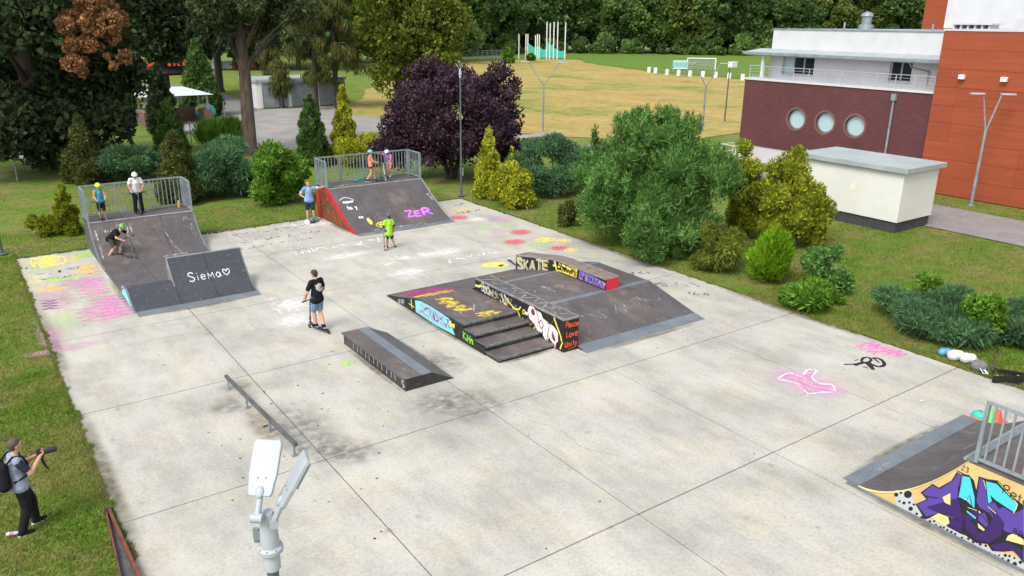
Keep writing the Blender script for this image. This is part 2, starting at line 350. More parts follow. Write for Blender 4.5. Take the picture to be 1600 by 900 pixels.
pitch = sheet('grass_pitch', gxy((760, 90), (900, 91), (930, 99), (985, 106), (1015, 111), (1160, 122), (1300, 132), (1300, 87), (1100, 83), (900, 81), (760, 82)), -.025, M['pitch'], jitter=1.2, seed=4, step=5.)
yard = sheet('gravel_yard', [(14.5, 58), (17, 49), (20, 49), (27, 54), (35, 58), (38, 66), (34, 74), (22, 74.5), (13, 66)], -.035, M['gravel'], jitter=.35, seed=5)
lane = sheet('asphalt_lane', [(13, 66.5), (16.5, 68), (24, 74), (26, 90), (24, 118), (19, 118), (20, 92), (18.5, 78), (13, 70)], -.03, M['asphalt'], jitter=.2, seed=6)
path_r = sheet('block_paving_path', [(33.3, -20), (37.4, -20), (38.2, 17), (38.2, 40), (33.5, 40)], -.02, M['pavers'])
path_l = sheet('footpath', [(1.5, 55), (3.6, 52), (5.2, 56), (7, 66), (5.2, 67), (3, 58)], -.04, M['gravel'], jitter=.15, seed=8, step=.6)
walk = sheet('field_path', [(30, 45.0), (36, 45.2), (39, 45.2), (39, 46.6), (36, 46.8), (30, 47)], -.028, M['gravel'], jitter=.1, seed=9, step=.8)
# the concrete pad: single slabs with open joints
PX0 = [0, 3.85, 7.75, 11.57, 15.4, 19.1]; PY0 = [-6.0, -.1, 4.99, 9.92, 14.75, 19.75, 24.95, 29.4]
pad = tag(obj('concrete_pad', MB().box(-.02, 19.12, -6.02, 29.42, -.3, -.035), M['joint']), kind='structure')
rng = random.Random(7)
for i in range(5):
    for j in range(7):
        g = .013
        x0, x1, y0, y1 = PX0[i]+g, PX0[i+1]-g, PY0[j]+g, PY0[j+1]-g; P = []
        rj = random.Random(i*10+j)
        def edge(a, b, rough):
            n = max(2, int(math.hypot(b[0]-a[0], b[1]-a[1])/.22)) if rough else 1
            for k in range(n):
                t = k/n; q = (rj.uniform(-.012, .016) if rough and k else 0)
                dx, dy = b[0]-a[0], b[1]-a[1]; L = math.hypot(dx, dy); P.append((a[0]+dx*t+dy/L*q, a[1]+dy*t-dx/L*q))
        edge((x0, y0), (x1, y0), False); edge((x1, y0), (x1, y1), i == 4); edge((x1, y1), (x0, y1), j == 6); edge((x0, y1), (x0, y0), i == 0)
        sl = obj('slab', MB().prism(P, 'z', -.2, rng.uniform(-.0012, .0012)), M['concrete'], pad)
# ------------------------------------------------------------------ strokes, hand lettering
def strip(mb, pts, wd, mp, off, closed=False):
    pts = [np.array(p, float) for p in pts]; n = len(pts); vs = []; fs = []
    for i in range(n):
        a = pts[i-1] if (i or closed) else pts[i]; b = pts[(i+1) % n] if (i < n-1 or closed) else pts[i]
        d = norm(b-a); nn = np.array((-d[1], d[0])); ww = wd*(1 if 0 < i < n-1 or closed else .7)/2*(.86+.28*abs(math.sin(i*2.3+pts[0][0]*17+pts[0][1]*9)))
        vs += [mp(*(pts[i]+nn*ww), off), mp(*(pts[i]-nn*ww), off)]
    for i in range(n if closed else n-1):
        j = (i+1) % n; fs.append((2*i, 2*i+1, 2*j+1, 2*j))
    mb.add(vs, fs)
def curve(pts, k=5):
    P = [np.array(p, float) for p in pts]; out = []
    for i in range(len(P)-1):
        a, b, c, d = P[max(i-1, 0)], P[i], P[i+1], P[min(i+2, len(P)-1)]
        for t in np.linspace(0, 1, k, endpoint=False):
            out.append(.5*((2*b)+(-a+c)*t+(2*a-5*b+4*c-d)*t*t+(-a+3*b-3*c+d)*t**3))
    return out+[P[-1]]
GL = {'S': (4, [[(3.8, 5), (2.6, 6), (.8, 5.6), (.4, 4.3), (2, 3.2), (3.6, 2.2), (3.2, .5), (1.6, 0), (.2, .8)]]), 'i': (1.6, [[(.8, 0), (.8, 3.4)], [(.7, 4.6), (.9, 5.1)]]),
 'e': (3.2, [[(.3, 1.9), (2.8, 2.1), (2.6, 3.3), (1.4, 3.8), (.3, 2.8), (.3, 1), (1.4, 0), (2.9, .6)]]), 'M': (4.2, [[(.2, 0), (.5, 4)], [(.5, 4), (1.9, 1.4)], [(1.9, 1.4), (3.4, 4)], [(3.4, 4), (3.8, 0)]]),
 'a': (3.4, [[(2.8, 3.2), (1.4, 3.7), (.2, 2), (1.1, .1), (2.5, .9), (2.8, 3.4), (3.2, .1)]]), '*': (5, [[(2.4, 0), (.6, 2.4), (.8, 4.2), (2, 4.3), (2.6, 3), (3.4, 4.3), (4.6, 4.1), (4.6, 2.2), (2.4, 0)]]),
 'Z': (4, [[(.2, 5.6), (3.4, 5.8)], [(3.4, 5.8), (.9, .4)], [(.9, .4), (4, .7)]]), 'E': (3.6, [[(3.4, 5.8), (.4, 5.4), (.4, .4), (3.4, .6)], [(.5, 3), (2.8, 3.2)]]), 'R': (4, [[(.4, 0), (.6, 5.6), (2.8, 6), (3.4, 4.4), (2.4, 3.2), (.7, 2.9)], [(1.6, 3), (4.6, .2)]]),
 'K': (4, [[(.5, 0), (.5, 6)], [(3.6, 5.8), (.8, 2.8), (3.8, 0)]]), 'A': (4, [[(.1, 0), (2, 6)], [(2, 6), (3.8, 0)], [(.9, 2.2), (3, 2.2)]]), 'T': (4, [[(0, 5.8), (4, 5.8)], [(2, 5.8), (2, 0)]]),
 'B': (3.8, [[(.4, 0), (.4, 6)], [(.4, 6), (2.6, 5.6), (2.8, 4), (.8, 3.2)], [(.8, 3.2), (3.2, 2.6), (3.2, .8), (.4, 0)]]), 'O': (4, [[(2, 6), (.4, 4.6), (.4, 1.4), (2, 0), (3.6, 1.4), (3.6, 4.6), (2, 6)]]), '!': (1.6, [[(.8, 1.8), (.9, 6)], [(.8, 0), (.8, .5)]]),
 'P': (3.8, [[(.6, 0), (.6, 5.8)], [(0, 5), (2, 6.2), (3.6, 5), (2.8, 3.4), (.8, 2.8)]]), 'c': (3, [[(2.7, 3), (1.5, 3.7), (.3, 2.4), (.6, .5), (2.7, .3)]]), 'L': (3.4, [[(.8, 5.8), (.5, .3)], [(.5, .3), (3, .6)]]), 'o': (3.2, [[(1.6, 3.7), (.3, 2.4), (.8, .2), (2.4, .2), (2.9, 2.4), (1.6, 3.7)]]),
 'v': (3, [[(.2, 3.7), (1.3, .1)], [(1.3, .1), (2.8, 3.9)]]), 'U': (3.8, [[(.4, 5.8), (.4, 1.5), (1.8, 0), (3.2, 1.4), (3.3, 5.8)]]), 'n': (3.2, [[(.4, 3.6), (.4, 0)], [(.4, 2.6), (1.7, 3.7), (2.6, 2.8), (2.7, 0)]]), 't': (2.4, [[(1.1, 5.4), (1.1, .5), (2.2, .2)], [(.1, 3.8), (2.2, 3.9)]]), 'y': (3.2, [[(.3, 3.7), (1.4, 1)], [(2.9, 3.8), (1.2, -1.8), (.2, -1.6)]]),
 'r': (2.6, [[(.5, 3.6), (.5, 0)], [(.5, 2.4), (1.5, 3.6), (2.5, 3.2)]]), '2': (3.4, [[(.3, 4.6), (1.6, 6), (3, 4.8), (.3, .2), (3.2, .2)]]), '3': (3.4, [[(.3, 5.4), (1.8, 6), (2.9, 4.6), (1.3, 3.2)], [(1.3, 3.2), (3.1, 1.8), (1.6, 0), (.2, .7)]]), '.': (1.2, [[(.4, .2), (.7, .5)]]), 'H': (4, [[(.4, 0), (.5, 6)], [(3.4, 0), (3.5, 6)], [(.5, 3), (3.4, 3.1)]]), 'V': (4, [[(.2, 6), (1.9, 0)], [(1.9, 0), (3.8, 6)]]), ' ': (2, [])}
ROUND = set('SeaBOPcoUnry23*R')
def text(mb, s, u, v, h, wd, mp, off=.004, slant=.0, sp=.7, seed=0, rise=0., wide=1.):
    rg = random.Random(seed); k = 0; sc = h/6
    for ch in s:
        W, st = GL[ch]; jy = rg.uniform(-.25, .25); js = rg.uniform(.92, 1.08)
        for poly in st:
            pts = [(u+wide*sc*js*(x+slant*y), v+sc*js*(y+jy)) for x, y in poly]
            if ch in ROUND and len(pts) > 3: pts = curve(pts, 4)
            strip(mb, pts, wd, mp, off+.0006*(k % 6)); k += 1
        u += wide*sc*(W+sp); v += rise*sc*(W+sp)
    return u
def fill(mb, poly, mp, off=.003): mb.add([mp(u, v, off) for u, v in poly], [tuple(range(len(poly)))])
def blob(u, v, ru, rv, n=18, jag=.15, seed=0):
    rg = random.Random(seed); return [(u+ru*(1+rg.uniform(-jag, jag))*math.cos(2*math.pi*k/n), v+rv*(1+rg.uniform(-jag, jag))*math.sin(2*math.pi*k/n)) for k in range(n)]
def mX(c): return lambda u, v, o: (c-o, u, v)            # a face that looks to -X; u is y
def mXr(c, y0): return lambda u, v, o: (c-o, y0-u, v)    # the same, u runs to the viewer's right
def mY(c): return lambda u, v, o: (u, c-o, v)
def mZ(z): return lambda u, v, o: (u, v, z+o)
def mP(prof):                                             # on a riding surface: u = x, v = y along the run
    ys = [p[0] for p in prof]; zs = [p[1] for p in prof]
    if ys[0] > ys[-1]: ys, zs = ys[::-1], zs[::-1]
    def f(u, v, o):
        z = float(np.interp(v, ys, zs)); dz = (float(np.interp(v+.02, ys, zs))-float(np.interp(v-.02, ys, zs)))/.04
        n = math.hypot(1, dz); return (u, v-dz/n*o, z+o/n)
    return f
def mark(name, parent, mat, fn, label=None):
    mb = MB(); fn(mb); V = np.array(mb.v); n = len(mb.isl); gr_ = list(range(n)); B = [(V[a:a+c].min(0)-.05, V[a:a+c].max(0)+.05) for a, _, c, _ in mb.isl]
    def root(i):
        while gr_[i] != i: i = gr_[i]
        return i
    for i in range(n):
        for j in range(i):
            if (B[i][0] <= B[j][1]).all() and (B[j][0] <= B[i][1]).all(): gr_[root(i)] = root(j)
    for r0 in sorted({root(i) for i in range(n)}):            # marks that stand apart are pieces of their own
        q = MB()
        for i in range(n):
            if root(i) == r0: a, f0, c, fc = mb.isl[i]; q.add(mb.v[a:a+c], [tuple(x-a for x in f) for f in mb.f[f0:f0+fc]])
        o = obj(name, q, M[mat], parent, fixn=False)
    return o
def scribble(mb, u0, v0, u1, v1, n, wd, mp, seed, tilt=0, off=.004):
    rg = random.Random(seed); pts = []
    for k in range(n):
        t = k/(n-1); a = (u0 if k % 2 == 0 else u1)+rg.uniform(-.12, .12)*(u1-u0); pts.append((a+tilt*t, v0+(v1-v0)*t+rg.uniform(-.03, .03)))
    for k in range(n-1): strip(mb, [pts[k], ((pts[k][0]+pts[k+1][0])/2, (pts[k][1]+pts[k+1][1])/2), pts[k+1]], wd, mp, off+.0005*(k % 4))
def tagline(mb, u, v, L, h, wd, mp, seed, ang=0., off=.004):
    """an illegible one-line marker tag"""
    rg = random.Random(seed); n = max(6, int(L/(h*.35))); ca, sa = math.cos(ang), math.sin(ang)
    k = 0; x = 0
    while x < L:
        m = rg.choice((3, 4, 5)); P = []
        for _ in range(m): P.append((x+rg.uniform(0, h*.7), rg.uniform(0, h))); 
        P = [(u+a*ca-b*sa, v+a*sa+b*ca) for a, b in P]; strip(mb, curve(P, 3) if rg.random() < .5 else P, wd, mp, off+.0006*(k % 6)); k += 1; x += h*rg.uniform(.45, .8)

# ------------------------------------------------------------------ chalk and stains on the pad
Gd = mZ(0)
def smudge(mat, x, y, rx, ry, rot=0, z=.0032, name='chalk_smear', seed=0):
    mb = MB(); P = blob(0, 0, rx, ry, 20, .06, seed); c, s = math.cos(rot), math.sin(rot)
    mb.add([(x+a*c-b*s, y+a*s+b*c, z) for a, b in P], [tuple(range(len(P)))])
    return obj(name, mb, M[mat], pad, fixn=False)
for k, (m_, px, py, rx, ry) in enumerate([('sgreen', 150, 460, 1.1, 1.5), ('sgreen', 100, 500, .9, 1.3), ('spink', 165, 480, .8, 1.7), ('spink', 125, 440, .9, 1.0), ('spink', 80, 525, .45, 1.6), ('sgreen', 60, 420, .7, .8), ('syellow', 70, 408, 1.0, 1.0), ('syellow', 55, 440, .5, .8), ('sgreen', 130, 398, .5, .5), ('spink', 100, 545, 1.3, .35), ('spink', 90, 470, .8, 1.4), ('syellow', 165, 410, .5, .9)]):
    g = gp(px, py); smudge(m_, g[0], g[1], rx, ry, 0, .0032+.0004*(k % 5), seed=k)
def cm(mat, fn): return mark('chalk_drawing', pad, mat, fn)
cm('cpink', lambda mb: [scribble(mb, 1.35, 25.4, 2.2, 23.4, 13, .10, Gd, 1), scribble(mb, 1.45, 23.2, 2.35, 20.9, 15, .10, Gd, 2, .1, .0046), scribble(mb, .95, 22.3, 1.5, 20.9, 8, .07, Gd, 3, 0, .005)])
cm('cyellow', lambda mb: [scribble(mb, .55, 29.1, 1.35, 27.6, 12, .13, Gd, 4), strip(mb, blob(.95, 28.3, .55, .85, 16, .08, 5), .06, Gd, .005, True), scribble(mb, 1.6, 28.7, 2.0, 27.7, 7, .07, Gd, 6)])
cm('corange', lambda mb: [scribble(mb, 1.7, 27.0, 2.3, 26.0, 9, .11, Gd, 7), scribble(mb, .3, 25.2, 1.1, 24.5, 6, .10, Gd, 8), strip(mb, blob(2.0, 26.5, .42, .62, 14, .1, 6), .05, Gd, .005, True)])
cm('cgreen', lambda mb: [fill(mb, blob(2.15, 28.6, .3, .42, 16, .15, 3), Gd, .004), scribble(mb, .6, 26.1, 1.3, 25.6, 5, .12, Gd, 9), scribble(mb, 1.3, 25.9, 1.7, 25.5, 5, .1, Gd, 19)])
cm('cblack', lambda mb: [tagline(mb, .15, 29.2, 2.0, .35, .05, Gd, 11), tagline(mb, .35, 26.6, 1.3, .5, .035, Gd, 12), tagline(mb, .4, 25.9, 1.4, .3, .04, Gd, 13), scribble(mb, .25, 23.7, .65, 22.7, 8, .06, Gd, 14), tagline(mb, .2, 27.4, .3, .5, .07, Gd, 15)])
# between the two quarter pipes
cm('cblack', lambda mb: [tagline(mb, 7.0, 29.05, 3.9, .32, .035, Gd, 21), tagline(mb, 7.2, 28.2, 3.6, .42, .03, Gd, 22), tagline(mb, 7.4, 26.9, 3.2, .5, .03, Gd, 23), tagline(mb, 6.7, 26.0, 1.6, .4, .03, Gd, 24), tagline(mb, 8.8, 26.1, 1.2, .3, .03, Gd, 25), tagline(mb, 6.4, 29.1, .9, .25, .09, Gd, 26)])
cm('cwhite', lambda mb: [tagline(mb, 8.6, 24.2, 3.6, .7, .06, Gd, 31), tagline(mb, 10.8, 21.2, 1.7, .9, .07, Gd, 32), tagline(mb, 5.9, 19.2, .5, .8, .06, Gd, 33), tagline(mb, 5.9, 18.4, 1.2, .7, .05, Gd, 34), tagline(mb, 5.7, 17.3, .8, .6, .05, Gd, 35), tagline(mb, 12.9, 20.2, 2.2, .5, .05, Gd, 36), tagline(mb, 10, 28.4, 1.4, .4, .06, Gd, 37)])
for k, (px, py, rx, ry, m_) in enumerate([(545, 399, 1.6, .5, 'swhite'), (640, 425, 1.1, .8, 'swhite'), (455, 475, .9, .9, 'swhite'), (460, 500, .8, .8, 'swhite'), (690, 395, 1.5, .6, 'swhite'), (500, 350, 1.2, .5, 'swhite'), (730, 440, 1.6, .3, 'swhite')]):
    g = gp(px, py); smudge(m_, g[0], g[1], rx, ry, 0, .0032+.0004*(k % 5), seed=50+k)
# flowers of chalk right of the red quarter pipe
for k, (px, py, r, m_) in enumerate([(722, 328, .75, 'cyellow'), (716, 340, .6, 'cred'), (757, 355, .75, 'cgreen'), (792, 352, .6, 'cgreen'), (779, 361, .5, 'chotpink'), (813, 363, .55, 'cred'), (805, 378, .55, 'cred'), (852, 375, .6, 'cyellow'), (843, 384, .65, 'cgreen'), (873, 388, .42, 'cred'), (880, 376, .45, 'cyellow'), (893, 391, .4, 'cyellow'), (747, 343, .6, 'cwhite'), (788, 340, .9, 'chotpink')]):
    g = gp(px, py); sm = {'cyellow': 'syellow', 'cred': 'sred', 'cgreen': 'sgreen', 'chotpink': 'shot', 'cwhite': 'swhite'}[m_]
    smudge(sm, g[0], g[1], r*1.15, r*1.0, .6, .0032+.0003*(k % 6), seed=80+k)
    if m_ in ('cred', 'cyellow') and k not in (0,): cm(m_, lambda mb: [scribble(mb, g[0]-r*.55, g[1]+r*.4, g[0]+r*.55, g[1]-r*.4, 7, .07, Gd, k+60), strip(mb, blob(g[0], g[1], r*.7, r*.55, 14, .12, k), .05, Gd, .0052, True)])
cm('cblack', lambda mb: [tagline(mb, 17.2, 26.6, 1.2, .35, .05, Gd, 71), tagline(mb, 18.0, 28.0, 1.0, .3, .04, Gd, 72, .3), tagline(mb, 14.2, 18.6, 1.5, .8, .12, Gd, 73), tagline(mb, 17.2, 14.1, 1.4, .5, .035, Gd, 74, -.6), tagline(mb, 17.4, 12.9, .8, .4, .04, Gd, 75, -.6), tagline(mb, 17.0, 15.6, 1.2, .3, .05, Gd, 76, -.3)])
cm('cyellow', lambda mb: fill(mb, blob(14.2, 19.1, .5, .35, 9, .3, 4), Gd, .004))
def pxs(*P): return [tuple(gp(x, y)[:2]) for x, y in P]
# pink figures and the black tag on the right
cm('cpink', lambda mb: [scribble(mb, 18.4, 7.3, 18.9, 6.2, 12, .1, Gd, 81), scribble(mb, 18.05, 7.3, 18.4, 6.7, 7, .06, Gd, 82)])
smudge('shot', 18.5, 6.8, .6, .8, 0, .0034, seed=91)
_pk = [gp(x, y)[:2] for x, y in [(1215, 592), (1232, 583), (1252, 588), (1262, 578), (1276, 579), (1268, 590), (1285, 600), (1300, 601), (1303, 612), (1284, 613), (1262, 615), (1255, 603), (1236, 597)]]
smudge('shot', *gp(1258, 597)[:2], 1.5, .75, -1.0, .0032, seed=92); smudge('shot', *gp(1290, 606)[:2], .8, .5, -1.0, .0036, seed=93); smudge('shot', *gp(1240, 590)[:2], .7, .5, -1.0, .0038, seed=94)
cm('cpink', lambda mb: [strip(mb, pxs(*P), .09, Gd, .004+.0005*k) for k, P in enumerate([[(1216, 592), (1234, 586), (1252, 592)], [(1230, 590), (1250, 596), (1268, 606)], [(1262, 580), (1274, 581), (1262, 592)], [(1252, 600), (1262, 612), (1282, 611)], [(1268, 598), (1284, 604), (1300, 604)], [(1270, 606), (1290, 609), (1304, 612)], [(1240, 584), (1258, 588), (1270, 584)]])]); cm('cwhite', lambda mb: strip(mb, curve(_pk+[_pk[0]], 3), .045, Gd, .0052))
def pxs(*P): return [tuple(gp(x, y)[:2]) for x, y in P]
cm('pblack', lambda mb: [strip(mb, curve(pxs(*P), 4), w_, Gd, .004+.0006*k) for k, (P, w_) in enumerate([([(1346, 563), (1350, 559), (1358, 559), (1361, 563), (1356, 566), (1348, 566), (1346, 563)], .07), ([(1362, 560), (1372, 560), (1380, 565), (1381, 571), (1372, 573), (1362, 569)], .09), ([(1366, 561), (1374, 567)], .05), ([(1318, 570), (1334, 569), (1346, 567)], .05), ([(1335, 571), (1344, 568), (1352, 567), (1360, 573), (1365, 578)], .10), ([(1348, 573), (1356, 575)], .05), ([(1358, 566), (1362, 573), (1364, 578)], .09), ([(1335, 564), (1341, 562)], .03)])])
# wear: dark scuffs around the grind rail, the manual pad and dirt along the edges
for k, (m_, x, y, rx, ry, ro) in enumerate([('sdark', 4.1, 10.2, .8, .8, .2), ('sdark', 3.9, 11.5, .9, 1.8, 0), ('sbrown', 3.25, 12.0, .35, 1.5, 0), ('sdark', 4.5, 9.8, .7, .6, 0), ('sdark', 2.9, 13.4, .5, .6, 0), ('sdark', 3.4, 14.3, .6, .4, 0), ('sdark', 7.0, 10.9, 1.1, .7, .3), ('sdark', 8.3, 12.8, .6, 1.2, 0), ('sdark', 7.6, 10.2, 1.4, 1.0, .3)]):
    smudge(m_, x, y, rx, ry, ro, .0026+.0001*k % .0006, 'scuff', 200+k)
rg = random.Random(5)
mb = MB()
for _ in range(150):
    x, y = rg.uniform(.3, 18.8), rg.uniform(2, 29); r = rg.uniform(.008, .03)*(1.6 if rg.random() < .08 else 1)
    if rg.random() < .4: x, y = rg.gauss(4.0, 1.0), rg.gauss(11.4, 1.6)
    P = blob(x, y, r, r*rg.uniform(.5, 1), 7, .3, _); mb.add([(a, b, .0046) for a, b in P], [tuple(range(7))])
for k, P in enumerate([[(8.2, 9.0), (8.5, 8.2), (8.45, 7.4), (8.9, 6.6)], [(1.2, 18.2), (2.2, 18.5), (3.6, 18.3)]]):
    mark('crack', pad, 'cblack', lambda mb: strip(mb, [(x+rg.uniform(-.03, .03), y+rg.uniform(-.03, .03)) for x, y in [tuple(q) for q in curve(P, 6)]], .007, Gd, .0036))
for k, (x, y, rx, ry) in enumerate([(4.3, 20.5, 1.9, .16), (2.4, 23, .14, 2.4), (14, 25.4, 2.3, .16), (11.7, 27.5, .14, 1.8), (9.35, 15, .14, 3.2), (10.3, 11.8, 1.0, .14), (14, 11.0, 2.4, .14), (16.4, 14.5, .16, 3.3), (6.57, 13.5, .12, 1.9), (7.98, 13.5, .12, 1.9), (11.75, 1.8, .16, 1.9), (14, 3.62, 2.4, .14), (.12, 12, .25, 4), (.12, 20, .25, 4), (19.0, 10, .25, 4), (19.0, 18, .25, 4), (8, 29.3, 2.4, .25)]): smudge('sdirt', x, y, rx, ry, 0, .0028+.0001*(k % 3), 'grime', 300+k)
obj('dirt_speck', mb, M['pblack'], pad, fixn=False)['kind'] = 'stuff'

# ------------------------------------------------------------------ ramps
def prof(lip, toe, zl, p, n=12, z0=.006):
    return [(toe+(lip-toe)*t, z0+(zl-z0)*t**p) for t in np.linspace(0, 1, n)]
def panels(parent, pr, xs, mats, th=.03, gap=.006, name='riding_panel'):
    bot = [(y, max(z-th, .0015)) for y, z in pr]
    for k in range(len(xs)-1):
        obj(name, MB().prism(list(pr)+bot[::-1], 'x', xs[k]+gap, xs[k+1]-gap), mats[k % len(mats)], parent)
def railing(parent, a, b, z0, z1, n, posts=(), mat=None, wd=.032, thin=1.):
    a = np.array(a, float); b = np.array(b, float); mat = mat or M['steel']; mb = MB()
    def P(t, z): q = a+(b-a)*t; return (q[0], q[1], z)
    mb.beam(P(0, z1), P(1, z1), .05*thin, .05*thin); mb.beam(P(0, z0+.07), P(1, z0+.07), .045*thin, .045*thin)
    for t in posts: mb.beam(P(t, z0), P(t, z1-.026), .07*thin, .06*thin, (b[0]-a[0], b[1]-a[1], 0))
    rail = obj('railing', mb, mat, parent)
    for k in range(1, n):
        t = k/n
        if any(abs(t-p) < .4/n for p in posts): continue
        _bar(rail, parent, P(t, z0+.095), P(t, z1-.026), wd, (b[0]-a[0], b[1]-a[1], 0), mat)
    return rail
def _bar(rail, root, p, q, wd, up, mat):
    return obj('bar', MB().beam(p, q, .02, wd, up), mat, rail)

# --- long quarter pipe with the small wave in front of it
q1 = thing('quarter_pipe', 'brown and grey skate ramp, railed platform behind, small quarter pipe lettered Siema in front', 'skate ramp', (4.3, 25, 0))
X0, X1 = 2.46, 6.12
pr1 = prof(28.4, 25.9, 1.2, 2.8, 16, .03)
panels(q1, pr1, list(np.linspace(X0, X1, 4)), [M['ply'], M['ply'], M['ply2']])
panels(q1, [(23.4, .03), (25.9, .03)], list(np.linspace(X0, X1, 4)), [M['ply2'], M['ply2'], M['ply']], name='floor_panel')
panels(q1, [(28.4, 1.2), (29.65, 1.2)], list(np.linspace(X0, X1, 4)), [M['ply2']], name='platform_panel')
obj('coping', MB().tube((X0, 28.4, 1.2), (X1, 28.4, 1.2), .032), M['coping'], q1, smooth=True)
full = [(29.65, 0), (29.65, 1.17)]+[(y, z-.03) for y, z in pr1[::-1]]+[(23.3, 0.0)]
for x in (X0-.025, X1+.003): obj('side_panel', MB().prism(full, 'x', x, x+.022), M['ply2'], q1)
for x in (X0-.03, X1-.0):
    e = [(y, z+.012) for y, z in pr1]; obj('edge_trim', MB().prism(e+[(y, z-.05) for y, z in e][::-1], 'x', x-.012, x+.04), M['plate'], q1)
obj('back_panel', MB().box(X0, X1, 29.655, 29.68, 0, 1.17), M['ply2'], q1)
# the front wave: low on the left, high on the right
prS = prof(22.5, 20.95, 1.1, 1.9, 12, .012)
low = [p for p in prS if p[1] < .42]; yl, zl = low[-1]
hump = low+[(yl+.22, zl+.10), (yl+.5, zl+.1), (yl+.8, zl-.02), (yl+1.1, .16), (23.4, .03)]
panels(q1, hump, [X0, 3.82], [M['ply3']]); panels(q1, prS, [3.82, 4.95, X1], [M['ply3']])
obj('side_panel', MB().prism([(20.95, 0)]+[(y, z-.03) for y, z in hump[1:]]+[(23.4, 0)], 'x', X0-.022, X0), M['plate'], q1)
obj('side_panel', MB().prism([(20.95, 0)]+[(y, z-.028) for y, z in prS[1:]]+[(22.56, 1.07), (22.56, 0)], 'x', X1, X1+.022), M['ply2'], q1)
obj('back_panel', MB().box(3.82, X1, 22.53, 22.56, .03, 1.07), M['ply2'], q1)
obj('divider_panel', MB().prism([(y, z) for y, z in prS if z > .3]+[(22.56, 1.09), (22.56, .3)], 'x', 3.79, 3.815), M['coping'], q1)
obj('coping', MB().tube((3.8, 22.52, 1.1), (X1+.02, 22.52, 1.1), .03), M['coping'], q1, smooth=True)
panels(q1, [(20.55, .008), (20.95, .03)], [X0, X1], [M['plate']], .02, 0, 'threshold_plate')
for x in (X0-.035, X1-.01):
    e = [(y, z+.012) for y, z in (hump if x < 3 else prS)]; obj('edge_trim', MB().prism(e+[(y, max(z-.05, .001)) for y, z in e][::-1], 'x', x, x+.045), M['plate'], q1)
mark('graffiti', q1, 'pcyan', lambda mb: fill(mb, [(22.9, .1), (22.75, .36), (22.3, .46), (21.9, .3), (21.6, .14), (21.3, .03), (22, .03)], mX(X0-.022), .004))
mark('lettering', q1, 'psoft', lambda mb: text(mb, 'SieMa*', 4.27, 21.86, .24, .026, (lambda f: lambda u, v, o: f(u, v, o))(mP(prS)), .006, sp=1.2, seed=3, wide=1.2))
mark('graffiti', q1, 'ppale', lambda mb: [tagline(mb, 2.75, 28.0, 1.1, .3, .04, mP(pr1), 41), strip(mb, [(2.6, 28.2), (2.62, 27.6), (2.58, 27.0)], .07, mP(pr1), .004), strip(mb, [(4.9, 28.0), (5.05, 27.2), (5.2, 26.6)], .03, mP(pr1), .004), strip(mb, curve([(5.75, 27.9), (5.95, 28.05), (5.85, 27.8), (5.8, 27.95)]), .03, mP(pr1), .004), tagline(mb, 5.7, 28.15, .4, .15, .03, mP(pr1), 42)])
mark('scuff', q1, 'ppale', lambda mb: [tagline(mb, 3.3, 26.2, .7, .7, .02, mP(pr1+[(20, .0)]), 43), tagline(mb, 4.4, 26.5, .9, .15, .05, mP(pr1), 44), tagline(mb, 5.4, 20.62, .6, .16, .035, mP([(20.55, .008), (20.95, .03)]), 45)])
railing(q1, (X0, 29.6), (X1, 29.6), 1.2, 2.36, 24, (.01, .33, .67, .99)); railing(q1, (X0, 28.45), (X0, 29.56), 1.2, 2.36, 7, (.02, .98)); railing(q1, (X1, 28.45), (X1, 29.56), 1.2, 2.36, 7, (.02, .98))

# --- bank ramp with the red side
q2 = thing('bank_ramp', 'grey brown skate bank with bright red painted side and railed platform', 'skate ramp', (14, 27.6, 0))
X0, X1 = 11.78, 16.36
pr2 = prof(28.4, 25.72, 1.43, 1.28, 10, .03)
panels(q2, pr2, list(np.linspace(X0, X1, 5)), [M['ply2'], M['ply2'], M['ply'], M['ply2']])
panels(q2, [(28.4, 1.43), (29.75, 1.43)], list(np.linspace(X0, X1, 5)), [M['ply2']], name='platform_panel')
panels(q2, [(25.45, .008), (25.72, .03)], [X0, X1], [M['plate']], .02, 0, 'threshold_plate')
obj('coping', MB().tube((X0, 28.4, 1.432), (X1, 28.4, 1.432), .035), M['coping'], q2, smooth=True)
full = [(29.75, 0), (29.75, 1.4)]+[(y, z-.03) for y, z in pr2[::-1]]+[(25.6, 0)]
obj('side_panel', MB().prism(full, 'x', X0-.03, X0-.003), M['red'], q2)['label'] = 'bright red painted ramp side with brown letters'
obj('side_panel', MB().prism(full, 'x', X1+.003, X1+.03), M['ply2'], q2); obj('back_panel', MB().box(X0, X1, 29.755, 29.78, 0, 1.4), M['ply2'], q2)
e = [(y, z+.01) for y, z in pr2]; obj('edge_trim', MB().prism(e+[(y, max(z-.045, .001)) for y, z in e][::-1], 'x', X1-.03, X1+.036), M['coping'], q2)
e = [(y, z+.01) for y, z in pr2]; obj('edge_trim', MB().prism(e+[(y, max(z-.03, .001)) for y, z in e][::-1], 'x', X0-.036, X0+.02), M['red'], q2)
sm = mXr(X0-.03, 29.75)
def brown(mb):
    fill(mb, [(.30, 1.30), (1.15, 1.22), (1.5, .9), (2.1, .72), (2.5, .4), (3.1, .22), (3.4, .02), (.5, .03), (.38, .6)], sm, .003)
mark('graffiti', q2, 'pbrown', brown)
mark('graffiti', q2, 'pred', lambda mb: [strip(mb, P, .075, sm, .005+.0006*k) for k, P in enumerate([[(.55, .15), (.6, 1.1)], [(.6, 1.1), (.95, .8), (.62, .6)], [(1.1, .1), (1.3, .8), (1.5, .15)], [(1.15, .45), (1.45, .45)], [(1.75, .08), (1.8, .6), (2.2, .1)], [(.75, .3), (.95, .1)], [(2.3, .35), (2.6, .1)], [(1.35, 1.1), (1.2, .9)]])])
